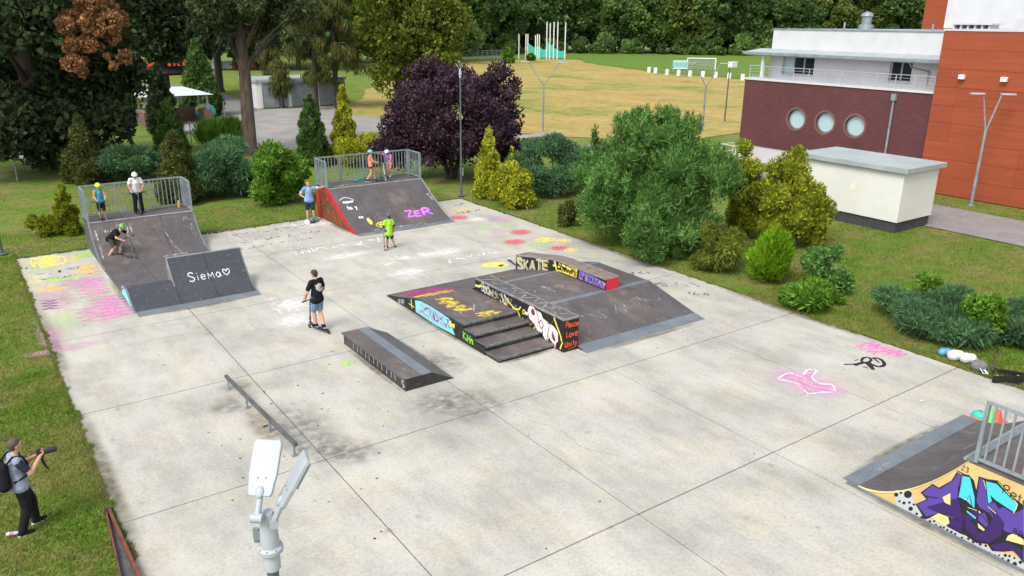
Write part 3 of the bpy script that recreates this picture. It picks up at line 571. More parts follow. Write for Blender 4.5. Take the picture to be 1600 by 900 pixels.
mark('graffiti', q2, 'pblack', lambda mb: [strip(mb, P, .03, sm, .0045+.0006*k) for k, P in enumerate([[(.48, .15), (.52, 1.15), (1.05, .85), (.7, .55)], [(1.02, .1), (1.28, .92), (1.6, .12)], [(1.68, .08), (1.72, .7), (2.3, .1)], [(.9, 1.2), (1.3, 1.0), (1.1, .8)]])])
R2 = mP(pr2)
mark('lettering', q2, 'ppink', lambda mb: text(mb, 'ZER', 14.45, 26.33, .40, .10, R2, .005, .12, .5, 2, wide=1.45))
mark('graffiti', q2, 'pviolet', lambda mb: text(mb, 'ZER', 14.47, 26.30, .41, .14, R2, .0025, .12, .5, 2, wide=1.45))
mark('graffiti', q2, 'pwhite', lambda mb: [text(mb, 'noona', 12.1, 27.6, .14, .035, R2, .004, sp=.6, seed=5), text(mb, 'ta y', 12.15, 27.25, .2, .04, R2, .004, seed=6), text(mb, 'co', 12.4, 26.7, .16, .04, R2, .004, seed=7), strip(mb, curve([(12.0, 27.78), (12.3, 27.9), (12.6, 27.75), (12.5, 27.6)], 5), .025, R2, .006)])
mark('graffiti', q2, 'pyellow', lambda mb: [fill(mb, blob(12.75, 26.45, .09, .22, 12, .1, 2), R2), text(mb, 'BOO', 13.02, 26.0, .28, .045, R2, .004, seed=8, wide=1.0), strip(mb, blob(13.25, 26.12, .34, .2, 14, .1, 3), .03, R2, .006, True), tagline(mb, 12.3, 28.75, .6, .2, .04, lambda u, v, o: (u, v, 1.43+o), 47)])
mark('scuff', q2, 'ppale', lambda mb: [tagline(mb, 12.6, 25.75, 2.4, .12, .05, R2, 48), fill(mb, [(16.1, 27.55), (16.25, 27.6), (16.28, 27.2), (16.18, 27.2)], R2)])
railing(q2, (X0, 29.7), (X1, 29.7), 1.43, 2.6, 30, (.01, .25, .5, .75, .99)); railing(q2, (X0, 28.5), (X0, 29.66), 1.43, 2.6, 8, (.02, .98)); railing(q2, (X1, 28.5), (X1, 29.66), 1.43, 2.6, 8, (.02, .98))

# --- quarter pipe with the ochre painted side
q4 = thing('quarter_pipe', 'dark skate quarter pipe with ochre side covered by a purple graffiti piece', 'skate ramp', (14, 1.6, 0))
X0, X1 = 11.86, 16.55
pr4 = prof(1.45, 3.25, 1.46, 1.85, 14, .02)
panels(q4, pr4, list(np.linspace(X0, X1, 5)), [M['ply2'], M['ply2'], M['ply2'], M['ply']])
panels(q4, [(3.6, .006), (3.25, .024)], [X0, 14.2, X1], [M['plate']], .02, .003, 'threshold_plate')
panels(q4, [(-.1, 1.46), (.7, 1.46), (1.45, 1.46)], list(np.linspace(X0, X1, 5)), [M['ply']], name='platform_panel')
obj('coping', MB().beam((X0, 1.43, 1.478), (X1, 1.43, 1.478), .12, .03), M['plate'], q4)
obj('coping', MB().tube((X0, 1.52, 1.47), (X1, 1.52, 1.47), .028), M['coping'], q4, smooth=True)
full = [(-.1, 0), (-.1, 1.43)]+[(y, z-.025) for y, z in pr4[::-1]]+[(3.4, 0)]
obj('side_panel', MB().prism(full, 'x', X0-.03, X0-.003), M['tan'], q4)['label'] = 'ochre painted ramp side with purple and turquoise graffiti'
obj('side_panel', MB().prism(full, 'x', X1+.003, X1+.03), M['ply2'], q4); obj('back_panel', MB().box(X0, X1, -.14, -.105, 0, 1.43), M['ply2'], q4)
obj('base_plate', MB().box(X0-.1, X0-.035, -.1, 3.45, 0, .03), M['plate'], q4)
e = [(y, z+.006) for y, z in pr4]; obj('edge_trim', MB().prism(e+[(y, max(z-.02, .001)) for y, z in e][::-1], 'x', X0-.034, X0+.012), M['pcream'], q4)
# the mural: points read from the photograph lie on the ramp's side plane
def side(*px):
    out = []
    for x, y in px:
        d = ray(1340+x/4.092, 680+y/4.092); t = (X0-.03-CAM[0])/d[0]; p = CAM+d*t; out.append((p[1], p[2]))
    return out
sx = mX(X0-.03)
def mur(mat, off, *polys):
    for k, P in enumerate(polys): mark('graffiti', q4, mat, lambda mb: fill(mb, side(*P), sx, off+.0006*k))
band = [(240, 352), (345, 350), (345, 380), (370, 450), (430, 520), (560, 575), (700, 650), (800, 690), (860, 740), (960, 760), (1064, 800), (1064, 870), (960, 815), (700, 690), (520, 590), (400, 540), (245, 450)]
mur('psilver', .002, band)
rg = random.Random(3); dots = []
for (x, y, r) in [(322, 378, 26), (248, 380, 14), (277, 368, 9), (268, 422, 8), (297, 433, 11), (332, 430, 9), (340, 470, 15), (360, 443, 8), (378, 502, 9), (412, 528, 13), (462, 552, 10), (490, 550, 8), (500, 575, 9), (530, 588, 10), (552, 590, 8), (575, 605, 8), (600, 618, 9), (625, 630, 8), (645, 655, 7), (668, 655, 8), (708, 662, 9), (690, 680, 6), (740, 682, 10), (730, 700, 6), (785, 697, 10), (820, 706, 9), (762, 716, 6), (812, 735, 6), (845, 750, 6), (880, 768, 7), (905, 768, 7), (945, 768, 11), (972, 772, 9), (928, 788, 8), (965, 800, 10), (1003, 785, 8), (1005, 823, 15), (1042, 812, 12)]: dots.append([(x+r*math.cos(a), y+r*.95*math.sin(a)) for a in np.linspace(0, 6.283, 11)[:-1]])
mark('graffiti', q4, 'pblack', lambda mb: [fill(mb, side(*P), sx, .0035) for P in dots])
outl = [[(640, 225), (660, 235), (690, 250), (715, 255), (745, 290), (760, 350), (775, 262), (830, 280), (900, 290), (1000, 400), (1064, 450), (1064, 820), (1000, 740), (930, 745), (860, 740), (830, 695), (760, 690), (690, 640), (660, 630), (575, 585), (520, 510), (430, 540), (370, 440), (440, 410), (405, 365), (480, 310), (520, 335), (600, 290)]]
mur('pblack', .003, *outl)
mur('ppurple', .006, [(645, 235), (672, 245), (650, 340), (640, 400), (660, 470), (670, 530), (600, 530), (540, 495), (440, 520), (380, 440), (455, 412), (415, 368), (480, 318), (525, 345), (610, 290)], [(782, 270), (805, 282), (822, 350), (850, 420), (880, 430), (900, 470), (935, 460), (1000, 500), (1064, 470), (1064, 640), (960, 620), (900, 590), (850, 500), (780, 460), (762, 420)])
mur('pdeep', .008, [(600, 530), (675, 540), (670, 620), (570, 575)], [(690, 520), (760, 580), (770, 620), (820, 610), (870, 520), (830, 450), (870, 480), (930, 560), (920, 640), (850, 690), (760, 670), (700, 620), (680, 570)], [(640, 400), (655, 470), (690, 510), (760, 470), (790, 520), (740, 540), (680, 545), (600, 520), (480, 480), (440, 460)], [(850, 700), (960, 680), (1064, 740), (1064, 800), (990, 735), (880, 738)])
mur('ppurple', .0095, [(785, 500), (815, 495), (840, 560), (825, 590), (770, 540)])
mur('pbright', .010, [(675, 260), (720, 268), (750, 400), (748, 465), (700, 420), (665, 400), (648, 395)], [(818, 292), (890, 310), (1020, 440), (1020, 470), (1000, 492), (890, 420), (850, 380), (860, 420), (830, 440)], [(700, 478), (760, 525), (755, 535), (700, 490)])
mur('pcream', .011, [(545, 395), (595, 370), (595, 445), (560, 430)], [(470, 525), (520, 498), (580, 520), (590, 560), (560, 580)], [(770, 560), (815, 600), (810, 612), (775, 590)], [(965, 640), (1000, 625), (1064, 665), (1064, 700), (950, 668)], [(690, 400), (712, 418), (690, 412)], [(775, 480), (790, 490), (782, 500)])
mark('graffiti', q4, 'pyellow', lambda mb: [strip(mb, side(*P), .014, sx, .0125) for P in [[(640, 232), (672, 250), (652, 330)], [(808, 285), (825, 350)], [(900, 295), (1025, 440), (1000, 498)], [(705, 460), (765, 480)], [(835, 455), (888, 500)]]])
mark('graffiti', q4, 'pblack', lambda mb: [strip(mb, side(*P), .016, sx, .0125+.0005*k) for k, P in enumerate([[(672, 245), (648, 340), (645, 400), (665, 480), (680, 545)], [(690, 520), (690, 600), (760, 670), (850, 690), (925, 640), (935, 560), (880, 480)], [(405, 365), (440, 390), (520, 400)], [(820, 290), (835, 440), (890, 420), (1000, 492)], [(575, 578), (665, 625), (680, 560), (610, 530)], [(785, 500), (840, 560)], [(690, 430), (720, 380), (735, 460)]])])
hand = mXr(X0-.03, 0)
mark('lettering', q4, 'pblack', lambda mb: text(mb, '23.', -1.53, 1.26, .1, .012, hand, .005, seed=4, rise=-.05))
mark('lettering', q4, 'pblack', lambda mb: text(mb, 'Petara', -.86, 1.17, .17, .016, hand, .014, seed=9, rise=-.12))
mark('lettering', q4, 'pblack', lambda mb: text(mb, 'BRE', -.57, .56, .11, .013, hand, .014, seed=10, rise=-.15))
R4 = mP(pr4)
mark('scuff', q4, 'ppale', lambda mb: [tagline(mb, 13.0, 2.45, 1.2, .25, .014, R4, 61), tagline(mb, 14.4, 2.6, 1.6, .06, .015, R4, 62), tagline(mb, 15.2, 2.3, .9, .35, .02, R4, 63), tagline(mb, 12.6, 3.32, .5, .12, .02, mP([(3.6, .006), (3.25, .024)]), 64)])
railing(q4, (X0+.02, 1.38), (X0+.02, -.1), 1.48, 2.58, 10, (.02, .98)); railing(q4, (X0+.08, -.08), (X1, -.08), 1.48, 2.58, 30, (.33, .66, .99)); railing(q4, (X1-.02, 1.38), (X1-.02, -.02), 1.48, 2.58, 9, (.02, .98))

# --- fun box with stairs and two ledges
fb = thing('fun_box', 'brown skate fun box with three steps, banks and graffiti covered ledges', 'skate ramp', (12.8, 14.8, 0))
XL, XM, XN, XR = 9.4, 11.2, 11.72, 16.33; ZD = .55
fb_l = [(18.3, .006), (16.0, .52), (15.6, ZD), (13.55, ZD)]
panels(fb, [(18.3, .006), (15.95, ZD)], [XL, 10.3, XM], [M['ply'], M['ply2']], name='bank_panel'); panels(fb, [(15.95, ZD), (13.56, ZD)], [XL, 10.3, XM], [M['ply'], M['ply']], name='deck_panel')
obj('side_panel', MB().prism([(18.2, 0), (15.95, ZD-.03), (13.56, ZD-.03), (13.56, .38), (13.0, .38), (13.0, .25), (12.47, .25), (12.47, 0)], 'x', XL-.02, XL), M['black'], fb)['label'] = 'black fun box side with pale turquoise graffiti'
obj('edge_trim', MB().beam((XL-.01, 15.95, ZD-.012), (XL-.01, 13.56, ZD-.012), .04, .04), M['darkgrey'], fb)
for (y0, y1, zt, zb) in [(13.0, 13.56, .41, 0), (12.45, 13.0, .27, 0), (11.84, 12.45, .125, 0)]:
    st = obj('step', MB().box(XL+.002, XM, y0+.02, y1, zb, zt-.02), M['plydark'], fb)
    for x in ((XL, 10.3), (10.3, XM)):
        o = obj('tread_board', MB().box(x[0]+.003, x[1]-.003, y0+.03, y1-.002, zt-.018, zt), M['ply'], st)
    o = obj('nosing', MB().box(XL-.01, XM-.002, y0-.012, y0+.03, zt-.05, zt+.008), M['nosing'], st)
    o = obj('end_trim', MB().box(XL-.02, XL+.012, y0+.03, y1, zt-.05, zt+.006), M['darkgrey'], st)
obj('nosing', MB().box(XL-.01, XM-.002, 13.535, 13.575, ZD-.05, ZD+.01), M['nosing'], fb)
obj('riser', MB().box(XL+.01, XM, 13.545, 13.555, .42, ZD-.051), M['plydark'], fb)
# centre ledge
def ledge(pr, x0, x1, zb, sideM, topM, endM):
    """pr = top profile (y from far to near)"""
    y1, y0 = pr[0][0], pr[-1][0]
    L = obj('ledge', MB().prism([(y, z-.02) for y, z in pr]+[(y0, zb[-1][1]), ]+[(y, z) for y, z in zb[::-1][1:]], 'x', x0+.01, x1-.01), sideM, fb)
    t = obj('top_board', MB().prism([(y, z) for y, z in pr]+[(y, z-.019) for y, z in pr[::-1]], 'x', x0+.03, x1-.03), topM, L)
    tr = [obj('edge_trim', MB().prism([(y, z+.004) for y, z in pr]+[(y, z-.05) for y, z in pr[::-1]], 'x', a, b), M['coping'], L) for a, b in ((x0, x0+.03), (x1-.03, x1))]
    tr += [obj('edge_trim', MB().box(x0+.031, x1-.031, y0-.006, y0+.03, pr[-1][1]-.045, pr[-1][1]+.005), M['coping'], L)]
    return L
def lmark(L, mat, fn, name='graffiti'):
    o = mark(name, L, mat, fn); return o
l1 = ledge([(15.8, .94), (11.46, .95)], XM, XN, [(15.8, .05), (11.46, .003)], M['black'], M['ply'], M['black'])
f1 = mXr(XM+.01, 15.8)
lmark(l1, 'pyellow', lambda mb: [strip(mb, curve(P, 5), w_, f1, .004+.0006*k) for k, (P, w_) in enumerate([([(0, .7), (.2, .72), (.33, .78)], .07), ([(1.55, .83), (1.85, .66), (2.1, .58), (2.3, .62), (2.38, .72)], .045), ([(2.05, .36), (2.1, .56), (2.25, .55), (2.42, .3)], .04), ([(1.4, .8), (1.6, .55), (1.7, .5)], .04), ([(2.5, .66), (2.48, .56), (2.56, .56), (2.58, .66), (2.5, .67)], .03), ([(3.9, .88), (4.02, .7), (4.2, .45), (4.26, .3)], .05), ([(4.2, .06), (4.26, .2), (4.3, .3)], .04)])])
lmark(l1, 'pgrey', lambda mb: [text(mb, 'BOOM!', .36, .62, .24, .045, f1, .008, sp=.3, seed=2, wide=.85, rise=-.04), tagline(mb, 1.25, .56, .45, .25, .04, f1, 77, -.3, .008)], 'lettering')
lmark(l1, 'pwhite', lambda mb: [fill(mb, P, f1, .005+.0006*k) for k, P in enumerate([[(2.72, .72), (2.8, .5), (3.0, .42), (3.2, .42), (3.22, .62), (3.1, .82), (2.95, .9), (2.8, .87)], [(3.12, .84), (3.3, .82), (3.42, .6), (3.4, .3), (3.3, .15), (3.05, .4), (3.0, .5)], [(3.3, .86), (3.42, .7), (3.6, .66), (3.72, .64), (3.7, .2), (3.62, .06), (3.45, .2), (3.4, .5)], [(3.6, .64), (3.9, .62), (4.08, .5), (4.1, .25), (3.95, .1), (3.75, .2), (3.68, .4)], [(2.6, .64), (2.74, .66), (2.72, .56), (2.62, .56)], [(3.9, .1), (4.05, .16), (4.0, .03), (3.86, .02)]])])
lmark(l1, 'pmaroon', lambda mb: [fill(mb, blob(2.97, .74, .09, .1, 12, .05, 1), f1, .010), fill(mb, [(3.85, .48), (3.98, .3), (4.02, .2), (3.88, .22), (3.82, .35)], f1, .010)]+[strip(mb, curve(P, 4), .028, f1, .011+.0005*k) for k, P in enumerate([[(2.72, .5), (2.9, .4), (3.05, .38), (3.2, .22), (3.3, .12)], [(3.1, .84), (3.2, .7), (3.22, .5)], [(3.62, .62), (3.8, .66), (3.9, .8)], [(3.72, .6), (3.66, .3), (3.62, .1)], [(4.1, .5), (4.15, .3), (4.0, .08)], [(3.25, .5), (3.35, .62), (3.45, .5), (3.35, .38), (3.25, .5)], [(3.86, .06), (3.95, .0), (4.1, .05)]])])
e1 = mY(11.46)
lmark(l1, 'porange', lambda mb: [text(mb, 'Peace', XM+.05, .70, .15, .028, e1, .008, sp=.35, seed=1, wide=1.0), text(mb, 'Love', XM+.08, .42, .17, .03, e1, .008, sp=.4, seed=3, wide=1.0), text(mb, 'Unity', XM+.05, .14, .17, .03, e1, .008, sp=.35, seed=4, wide=.95), strip(mb, [(XM+.15, .07), (XM+.4, .09)], .02, e1, .008)], 'lettering')
lmark(l1, 'pgold', lambda mb: [tagline(mb, .4, .60, 1.1, .25, .05, f1, 301, -.05, .002), tagline(mb, 1.5, .42, .9, .3, .05, f1, 302, -.2, .002), tagline(mb, 2.6, .3, .5, .25, .06, f1, 303, -.4, .002)])
lmark(l1, 'ppale', lambda mb: [tagline(mb, 1.0, .70, .8, .2, .04, f1, 304, -.05, .003), tagline(mb, 1.7, .62, .5, .2, .04, f1, 305, 0, .003)])
lmark(l1, 'pgrey', lambda mb: [strip(mb, curve(P, 4), .012, f1, .014) for P in [[(2.8, .62), (2.95, .52), (3.1, .56)], [(3.1, .6), (3.2, .46), (3.12, .4)], [(3.45, .6), (3.5, .4), (3.6, .3)], [(3.78, .55), (3.85, .42), (3.8, .25)]]])
lmark(l1, 'ppale', lambda mb: [scribble(mb, XM+.06, 15.5, XN-.06, 11.7, 16, .05, lambda u, v, o: (u, v, .951+o), 306), tagline(mb, XM+.1, 12.2, .3, .6, .03, lambda u, v, o: (u, v, .951+o), 307)])
# right side banks and deck
xs = [XN, 12.55, 13.75, 14.95, XR]
panels(fb, [(11.5, .075), (13.42, ZD)], [XN, 12.9, 14.1, 15.25, XR], [M['ply'], M['ply2'], M['ply'], M['ply2']], name='bank_panel'); panels(fb, [(11.08, .006), (11.5, .075)], [XN, XR], [M['plate']], .006, 0, 'threshold_plate')
panels(fb, [(13.42, ZD+.004), (13.62, ZD+.004)], [XN+.0, XR], [M['plate']], .02, 0, 'edge_plate'); panels(fb, [(15.84, ZD+.004), (15.96, ZD+.004), (16.04, ZD-.015)], [XN, XR], [M['plate']], .02, 0, 'edge_plate')
panels(fb, [(13.62, ZD), (15.84, ZD)], [XN, 13.1, 14.5, XR], [M['ply'], M['ply'], M['ply2']], name='deck_panel'); panels(fb, [(16.04, ZD-.02), (18.3, .006)], [XM+.01, 12.9, 14.1, 15.25, XR], [M['ply2'], M['ply'], M['ply2'], M['ply2']], name='bank_panel')
obj('side_panel', MB().prism([(18.25, 0), (16.0, ZD-.03), (13.45, ZD-.03), (11.3, 0)], 'x', XR, XR+.02), M['plydark'], fb); obj('side_panel', MB().prism([(18.25, 0), (16.0, ZD-.03), (13.45, ZD-.03), (11.3, 0)], 'x', XN+.002, XN+.02), M['plydark'], fb)
l2 = ledge([(18.25, .56), (16.3, .90), (15.8, .94), (13.5, .94)], 14.48, 15.02, [(18.25, .003), (16.0, ZD), (13.5, ZD)], M['black'], surf('pinkish worn board', (.27, .20, .175), (.16, .12, .105), 5, .8, fine=(30, .3)), M['red'])
f2 = mXr(14.49, 18.25)
lmark(l2, 'pgrey', lambda mb: text(mb, 'SKATE', .12, .09, .36, .085, f2, .009, sp=.75, seed=12, wide=1.25, rise=.27), 'lettering')
lmark(l2, 'pyellow', lambda mb: [strip(mb, P, w_, f2, .003+.0006*k) for k, (P, w_) in enumerate([([(2.2, .86), (2.38, .5)], .12), ([(2.12, .7), (2.6, .74)], .08), ([(2.45, .85), (2.7, .6)], .1), ([(2.6, .84), (3.1, .78)], .09), ([(2.4, .6), (3.1, .62)], .06), ([(.05, .5), (.2, .3)], .04), ([(.6, .3), (.75, .15)], .04), ([(1.1, .3), (1.2, .2)], .04)])])
lmark(l2, 'pgold', lambda mb: fill(mb, [(2.7, .58), (3.35, .58), (3.4, .9), (2.9, .9)], f2, .002)); lmark(l2, 'pviolet', lambda mb: [fill(mb, [(3.45, .60), (4.7, .58), (4.7, .8), (4.2, .86), (3.5, .88)], f2, .0022), ])
lmark(l2, 'pgrey', lambda mb: [tagline(mb, 3.5, .62, 1.1, .2, .03, f2, 88, 0, .006)])
lmark(l2, 'pgold', lambda mb: text(mb, 'SKATE', .10, .07, .38, .15, f2, .003, sp=.75, seed=12, wide=1.25, rise=.27))
lmark(l2, 'pblack', lambda mb: [tagline(mb, 2.3, .58, .9, .26, .03, f2, 311, 0, .008), tagline(mb, 3.5, .6, 1.1, .22, .025, f2, 312, 0, .009)])
lmark(l2, 'pred', lambda mb: fill(mb, [(14.5, .56), (15.0, .56), (15.0, .9), (14.5, .9)], mY(13.5), .008))
# paint on the stair side
s1 = mXr(XL-.02, 18.3)
mark('graffiti', fb, 'pcyan', lambda mb: fill(mb, [(2.05, .06), (2.0, .42), (2.35, .50), (3.0, .51), (3.6, .49), (4.0, .46), (4.1, .3), (4.3, .06), (3.2, .02)], s1, .003))
mark('graffiti', fb, 'ppale', lambda mb: [scribble(mb, 2.2, .42, 3.9, .12, 9, .09, s1, 5, 0, .006)])
mark('graffiti', fb, 'pyellow', lambda mb: [fill(mb, [(3.98, .34), (4.12, .46), (4.1, .36), (4.3, .40), (4.28, .26), (4.12, .28), (4.0, .24)], s1, .008), strip(mb, [(1.75, .38), (1.8, .1)], .05, s1, .005), strip(mb, [(1.6, .2), (1.95, .18)], .04, s1, .0056)])
mark('lettering', fb, 'pgreen', lambda mb: text(mb, 'KiHn', 4.72, .1, .22, .035, s1, .006, sp=.4, seed=6, wide=1.0)); mark('graffiti', fb, 'ppale', lambda mb: fill(mb, [(.9, .02), (1.25, .02), (1.3, .24), (1.1, .2), (.9, .15)], s1, .003))
mark('graffiti', fb, 'pmagenta', lambda mb: [scribble(mb, 9.6, 17.7, 11.0, 16.6, 9, .22, mP([(18.3, .006), (15.95, ZD)]), 3)]); mark('graffiti', fb, 'pgold', lambda mb: [scribble(mb, 9.6, 16.7, 10.7, 16.2, 6, .18, mP([(18.3, .006), (15.95, ZD)]), 4, 0, .006), scribble(mb, 9.7, 15.7, 10.2, 14.4, 8, .2, mZ(ZD), 6), scribble(mb, 10.1, 14.0, 10.7, 13.7, 5, .12, mZ(ZD), 8), tagline(mb, 12.6, 16.9, .7, .2, .05, mP([(16.04, ZD), (18.3, .006)]), 9)])

mark('graffiti', fb, 'pviolet', lambda mb: [tagline(mb, 2.3, .1, 1.7, .32, .035, s1, 321, 0, .008)])
mark('scuff', fb, 'ppale', lambda mb: [tagline(mb, 12.2, 14.2, 2.0, .8, .04, mZ(ZD), 331), tagline(mb, 9.6, 14.0, 1.3, .9, .04, mZ(ZD), 332), tagline(mb, 12.2, 12.2, 3.4, .7, .02, mP([(11.5, .075), (13.42, ZD)]), 333)])
# --- manual pad
mp_ = thing('manual_pad', 'low dark skate kerb box with sloping side and steel grind strip', 'skate ramp', (7.2, 13.5, 0))
obj('base_board', MB().prism([(6.63, 0), (6.63, .315), (7.33, .315), (7.95, .006), (7.95, 0)], 'y', 11.75, 15.3), M['plydark'], mp_)
obj('top_board', MB().box(6.6, 7.06, 11.73, 15.32, .316, .335), M['ply'], mp_); obj('steel_strip', MB().box(7.062, 7.335, 11.73, 15.32, .316, .337), M['plate'], mp_)
obj('slope_board', MB().prism([(7.338, .334), (7.96, .018), (7.96, .003), (7.338, .316)], 'y', 11.73, 15.32), M['darkgrey'], mp_)
obj('edge_trim', MB().box(6.585, 6.6, 11.72, 15.33, .29, .34), M['darkgrey'], mp_)
mark('graffiti', mp_, 'pgrey', lambda mb: [strip(mb, [(.35+k*.24, .06+rg.uniform(0, .04)), (.32+k*.24+rg.uniform(-.03, .08), .25)], .03, mXr(6.63, 15.0), .006) for k in range(11)]+[strip(mb, curve([(3.2, .22), (3.1, .24), (3.08, .16), (3.2, .12), (3.12, .06)]), .03, mXr(6.63, 15.0), .006)])
mark('graffiti', pad, 'cgreen', lambda mb: fill(mb, blob(*gp(543, 567)[:2], .2, .14, 10, .3, 2), Gd, .004))
# --- grind rail
gr = thing('grind_rail', 'low dark square steel grind rail on short legs', 'grind rail', (3.28, 12.25, 0))
a, b = np.array((3.2, 14.35)), np.array((3.4, 10.3))
obj('rail', MB().beam((*a, .30), (*b, .30), .07, .07), M['darkgrey'], gr)
for t in (.03, .33, .66, .97):
    q = a+(b-a)*t; lg = obj('leg', MB().box(q[0]-.02, q[0]+.02, q[1]-.025, q[1]+.025, 0, .264), M['steel'], gr)
    o = obj('foot_plate', MB().box(q[0]-.06, q[0]+.06, q[1]-.06, q[1]+.06, .001, .008), M['steel'], lg)

# ------------------------------------------------------------------ buildings
bb = thing('sports_hall', 'dark red brick hall with three round windows and white upper storey', 'building', (41, 24, 0))
def ring(n, r, c): return [(c[0]+r*math.cos(2*math.pi*k/n), c[1]+r*math.sin(2*math.pi*k/n)) for k in range(n)]
# brick front with real round openings: strips of wall around each window
BX = 41.0; wins = [(26.2, 2.88), (24.23, 2.9), (22.3, 2.92)]; WR = .6
cuts = [18.1]; 
for y, z in sorted(wins): cuts += [y-.75, y+.75]
cuts += [30.3]
mb = MB()
for k in range(len(cuts)-1):
    y0, y1 = cuts[k], cuts[k+1]
    if k % 2 == 0: mb.box(BX, BX+.4, y0, y1, .95, 5.0)
    else:
        c = ((y0+y1)/2, 2.9); mb.box(BX, BX+.4, y0, y1, .95, 2.15); mb.box(BX, BX+.4, y0, y1, 3.65, 5.0)
        n = 32
        sq = []
        for i in range(n):
            a = 2*math.pi*i/n; ca, sa = math.cos(a), math.sin(a); q = .75/max(abs(ca), abs(sa)); sq.append((c[0]+q*ca, c[1]+q*sa))
        ci = ring(n, WR, c)
        vs = [(BX, *p) for p in sq]+[(BX, *p) for p in ci]+[(BX+.3, *p) for p in ci]
        mb.add(vs, [(i, (i+1) % n, n+(i+1) % n, n+i) for i in range(n)]+[(n+i, n+(i+1) % n, 2*n+(i+1) % n, 2*n+i) for i in range(n)])
mb.box(BX+.4, 60, 18.1, 30.3, .95, 5.0)
obj('wall', mb, M['brick'], bb, fixn=False)
obj('plinth', MB().box(BX+.05, 60, 18.0, 30.25, -.1, .95), M['lightgrey'], bb)
for y, z in wins:
    z = 2.9
    W_ = obj('round_window', MB().add([(BX+.2, *p) for p in ring(28, WR-.05, (y, z))], [tuple(range(28))]), M['frost'], bb, fixn=False)
    fr = MB(); A = ring(28, WR+.0, (y, z)); B = ring(28, WR-.07, (y, z)); fr.add([(BX+.15, *p) for p in A]+[(BX+.15, *p) for p in B]+[(BX+.22, *p) for p in B], [(i, (i+1) % 28, 28+(i+1) % 28, 28+i) for i in range(28)]+[(28+i, 28+(i+1) % 28, 56+(i+1) % 28, 56+i) for i in range(28)]); obj('frame', fr, M['steel'], W_, fixn=False)
    so = MB(); A = ring(28, WR+.11, (y, z)); B = ring(28, WR, (y, z)); so.add([(BX-.012, *p) for p in A]+[(BX-.012, *p) for p in B], [(i, (i+1) % 28, 28+(i+1) % 28, 28+i) for i in range(28)]); obj('surround', so, M['brick2'], W_, fixn=False)
obj('parapet_cap', MB().box(BX-.06, BX+.5, 18.1, 30.4, 5.0, 5.1), M['white'], bb); obj('parapet_cap', MB().box(BX+.5, 48, 29.9, 30.4, 5.0, 5.1), M['white'], bb)
obj('terrace_floor', MB().box(BX+.5, 43.0, 18.1, 29.9, 4.9, 5.02), M['lightgrey'], bb)
dp = MB().tube((BX-.08, 20.2, 4.55), (BX-.08, 20.2, 0), .06); dp.box(BX-.18, BX-.003, 20.08, 20.32, 4.5, 4.85); obj('downpipe', dp, M['steel'], bb)
# upper storey with window openings
UX = 43.0; ww = [(29.1, 26.8), (21.9, 20.6)]
mb = MB(); mb.box(UX, 58, 18.2, 20.6, 5.02, 6.45); mb.box(UX, 58, 21.9, 26.8, 5.02, 6.45); mb.box(UX, 58, 29.1, 30.1, 5.02, 6.45)
for a, b in ww: mb.box(UX, UX+.5, b, a, 5.02, 5.35); mb.box(UX+.4, 58, b, a, 5.35, 6.45)
obj('wall', mb, M['lightgrey'], bb)
for a, b in ww:
    wn = MB()
    n = 3 if a > 25 else 2
    for k in range(n+1): y = b+.04+(a-b-.08)*k/n; wn.box(UX+.12, UX+.2, y-.04, y+.04, 5.36, 6.44)
    wn.box(UX+.12, UX+.2, b, a, 5.351, 5.42); wn.box(UX+.12, UX+.2, b, a, 6.38, 6.449)
    W_ = obj('window', wn, M['lampgrey'], bb)
    for k in range(n):
        y0 = b+.04+(a-b-.08)*k/n; y1 = b+.04+(a-b-.08)*(k+1)/n; obj('pane', MB().box(UX+.15, UX+.16, y0+.04, y1-.04, 5.42, 6.38), M['frost'] if (k == n-1 and n == 3) else M['glass'], W_)
    obj('sill', MB().box(UX-.06, UX+.12, b-.03, a+.03, 5.31, 5.35), M['white'], W_)
obj('eave', MB().box(41.9, 43.6, 18.15, 31.2, 6.45, 6.62), M['white'], bb); obj('gutter', MB().box(41.78, 41.9, 18.15, 31.3, 6.5, 6.66), M['steel'], bb); obj('eave_roof', MB().add([(41.85, 18.15, 6.66), (41.85, 31.25, 6.66), (43.2, 31.0, 6.85), (43.2, 18.15, 6.85)], [(0, 1, 2, 3)]), M['roofsheet'], bb)
obj('parapet_wall', MB().box(43.2, 60, 18.2, 30.2, 6.622, 8.02), M['white'], bb); obj('parapet_cap', MB().box(43.15, 60.05, 18.2, 30.25, 8.02, 8.08), M['steel'], bb)
obj('downpipe', MB().path([(42, 20.3, 6.5), (42.2, 20.2, 6.2), (42.93, 19.6, 6.0), (42.93, 19.6, 5.02)], .05), M['steel'], bb)
obj('column', MB().tube((42.2, 30.0, 5.02), (42.2, 30.0, 6.45), .12, n=14), M['white'], bb, smooth=True)
rt = railing(bb, (BX+.2, 18.2), (BX+.2, 30.2), 5.1, 5.85, 1, tuple(np.linspace(.005, .995, 12)), M['lampgrey'], thin=.6)
for z in (5.3, 5.5, 5.68): obj('rail_wire', MB().tube((BX+.2, 18.2, z), (BX+.2, 30.2, z), .009, n=6), M['lampgrey'], rt)
railing(bb, (BX+.2, 30.2), (44.2, 30.2), 5.1, 5.85, 1, (.5, .99), M['lampgrey'], thin=.6)
for (y, r, h) in [(26.4, .03, .5), (20.9, .03, .45)]: obj('vent_pipe', MB().tube((45, y, 8.0), (45, y, 8.0+h), .06), M['steel'], bb)
vt = MB().lathe([(.42, 0), (.42, .25), (.28, .3), (.28, .75), (.36, .78), (.30, .95), (.05, 1.05)], (46, 25.6, 8.08), 18); obj('roof_vent', vt, M['steel'], bb, smooth=True)
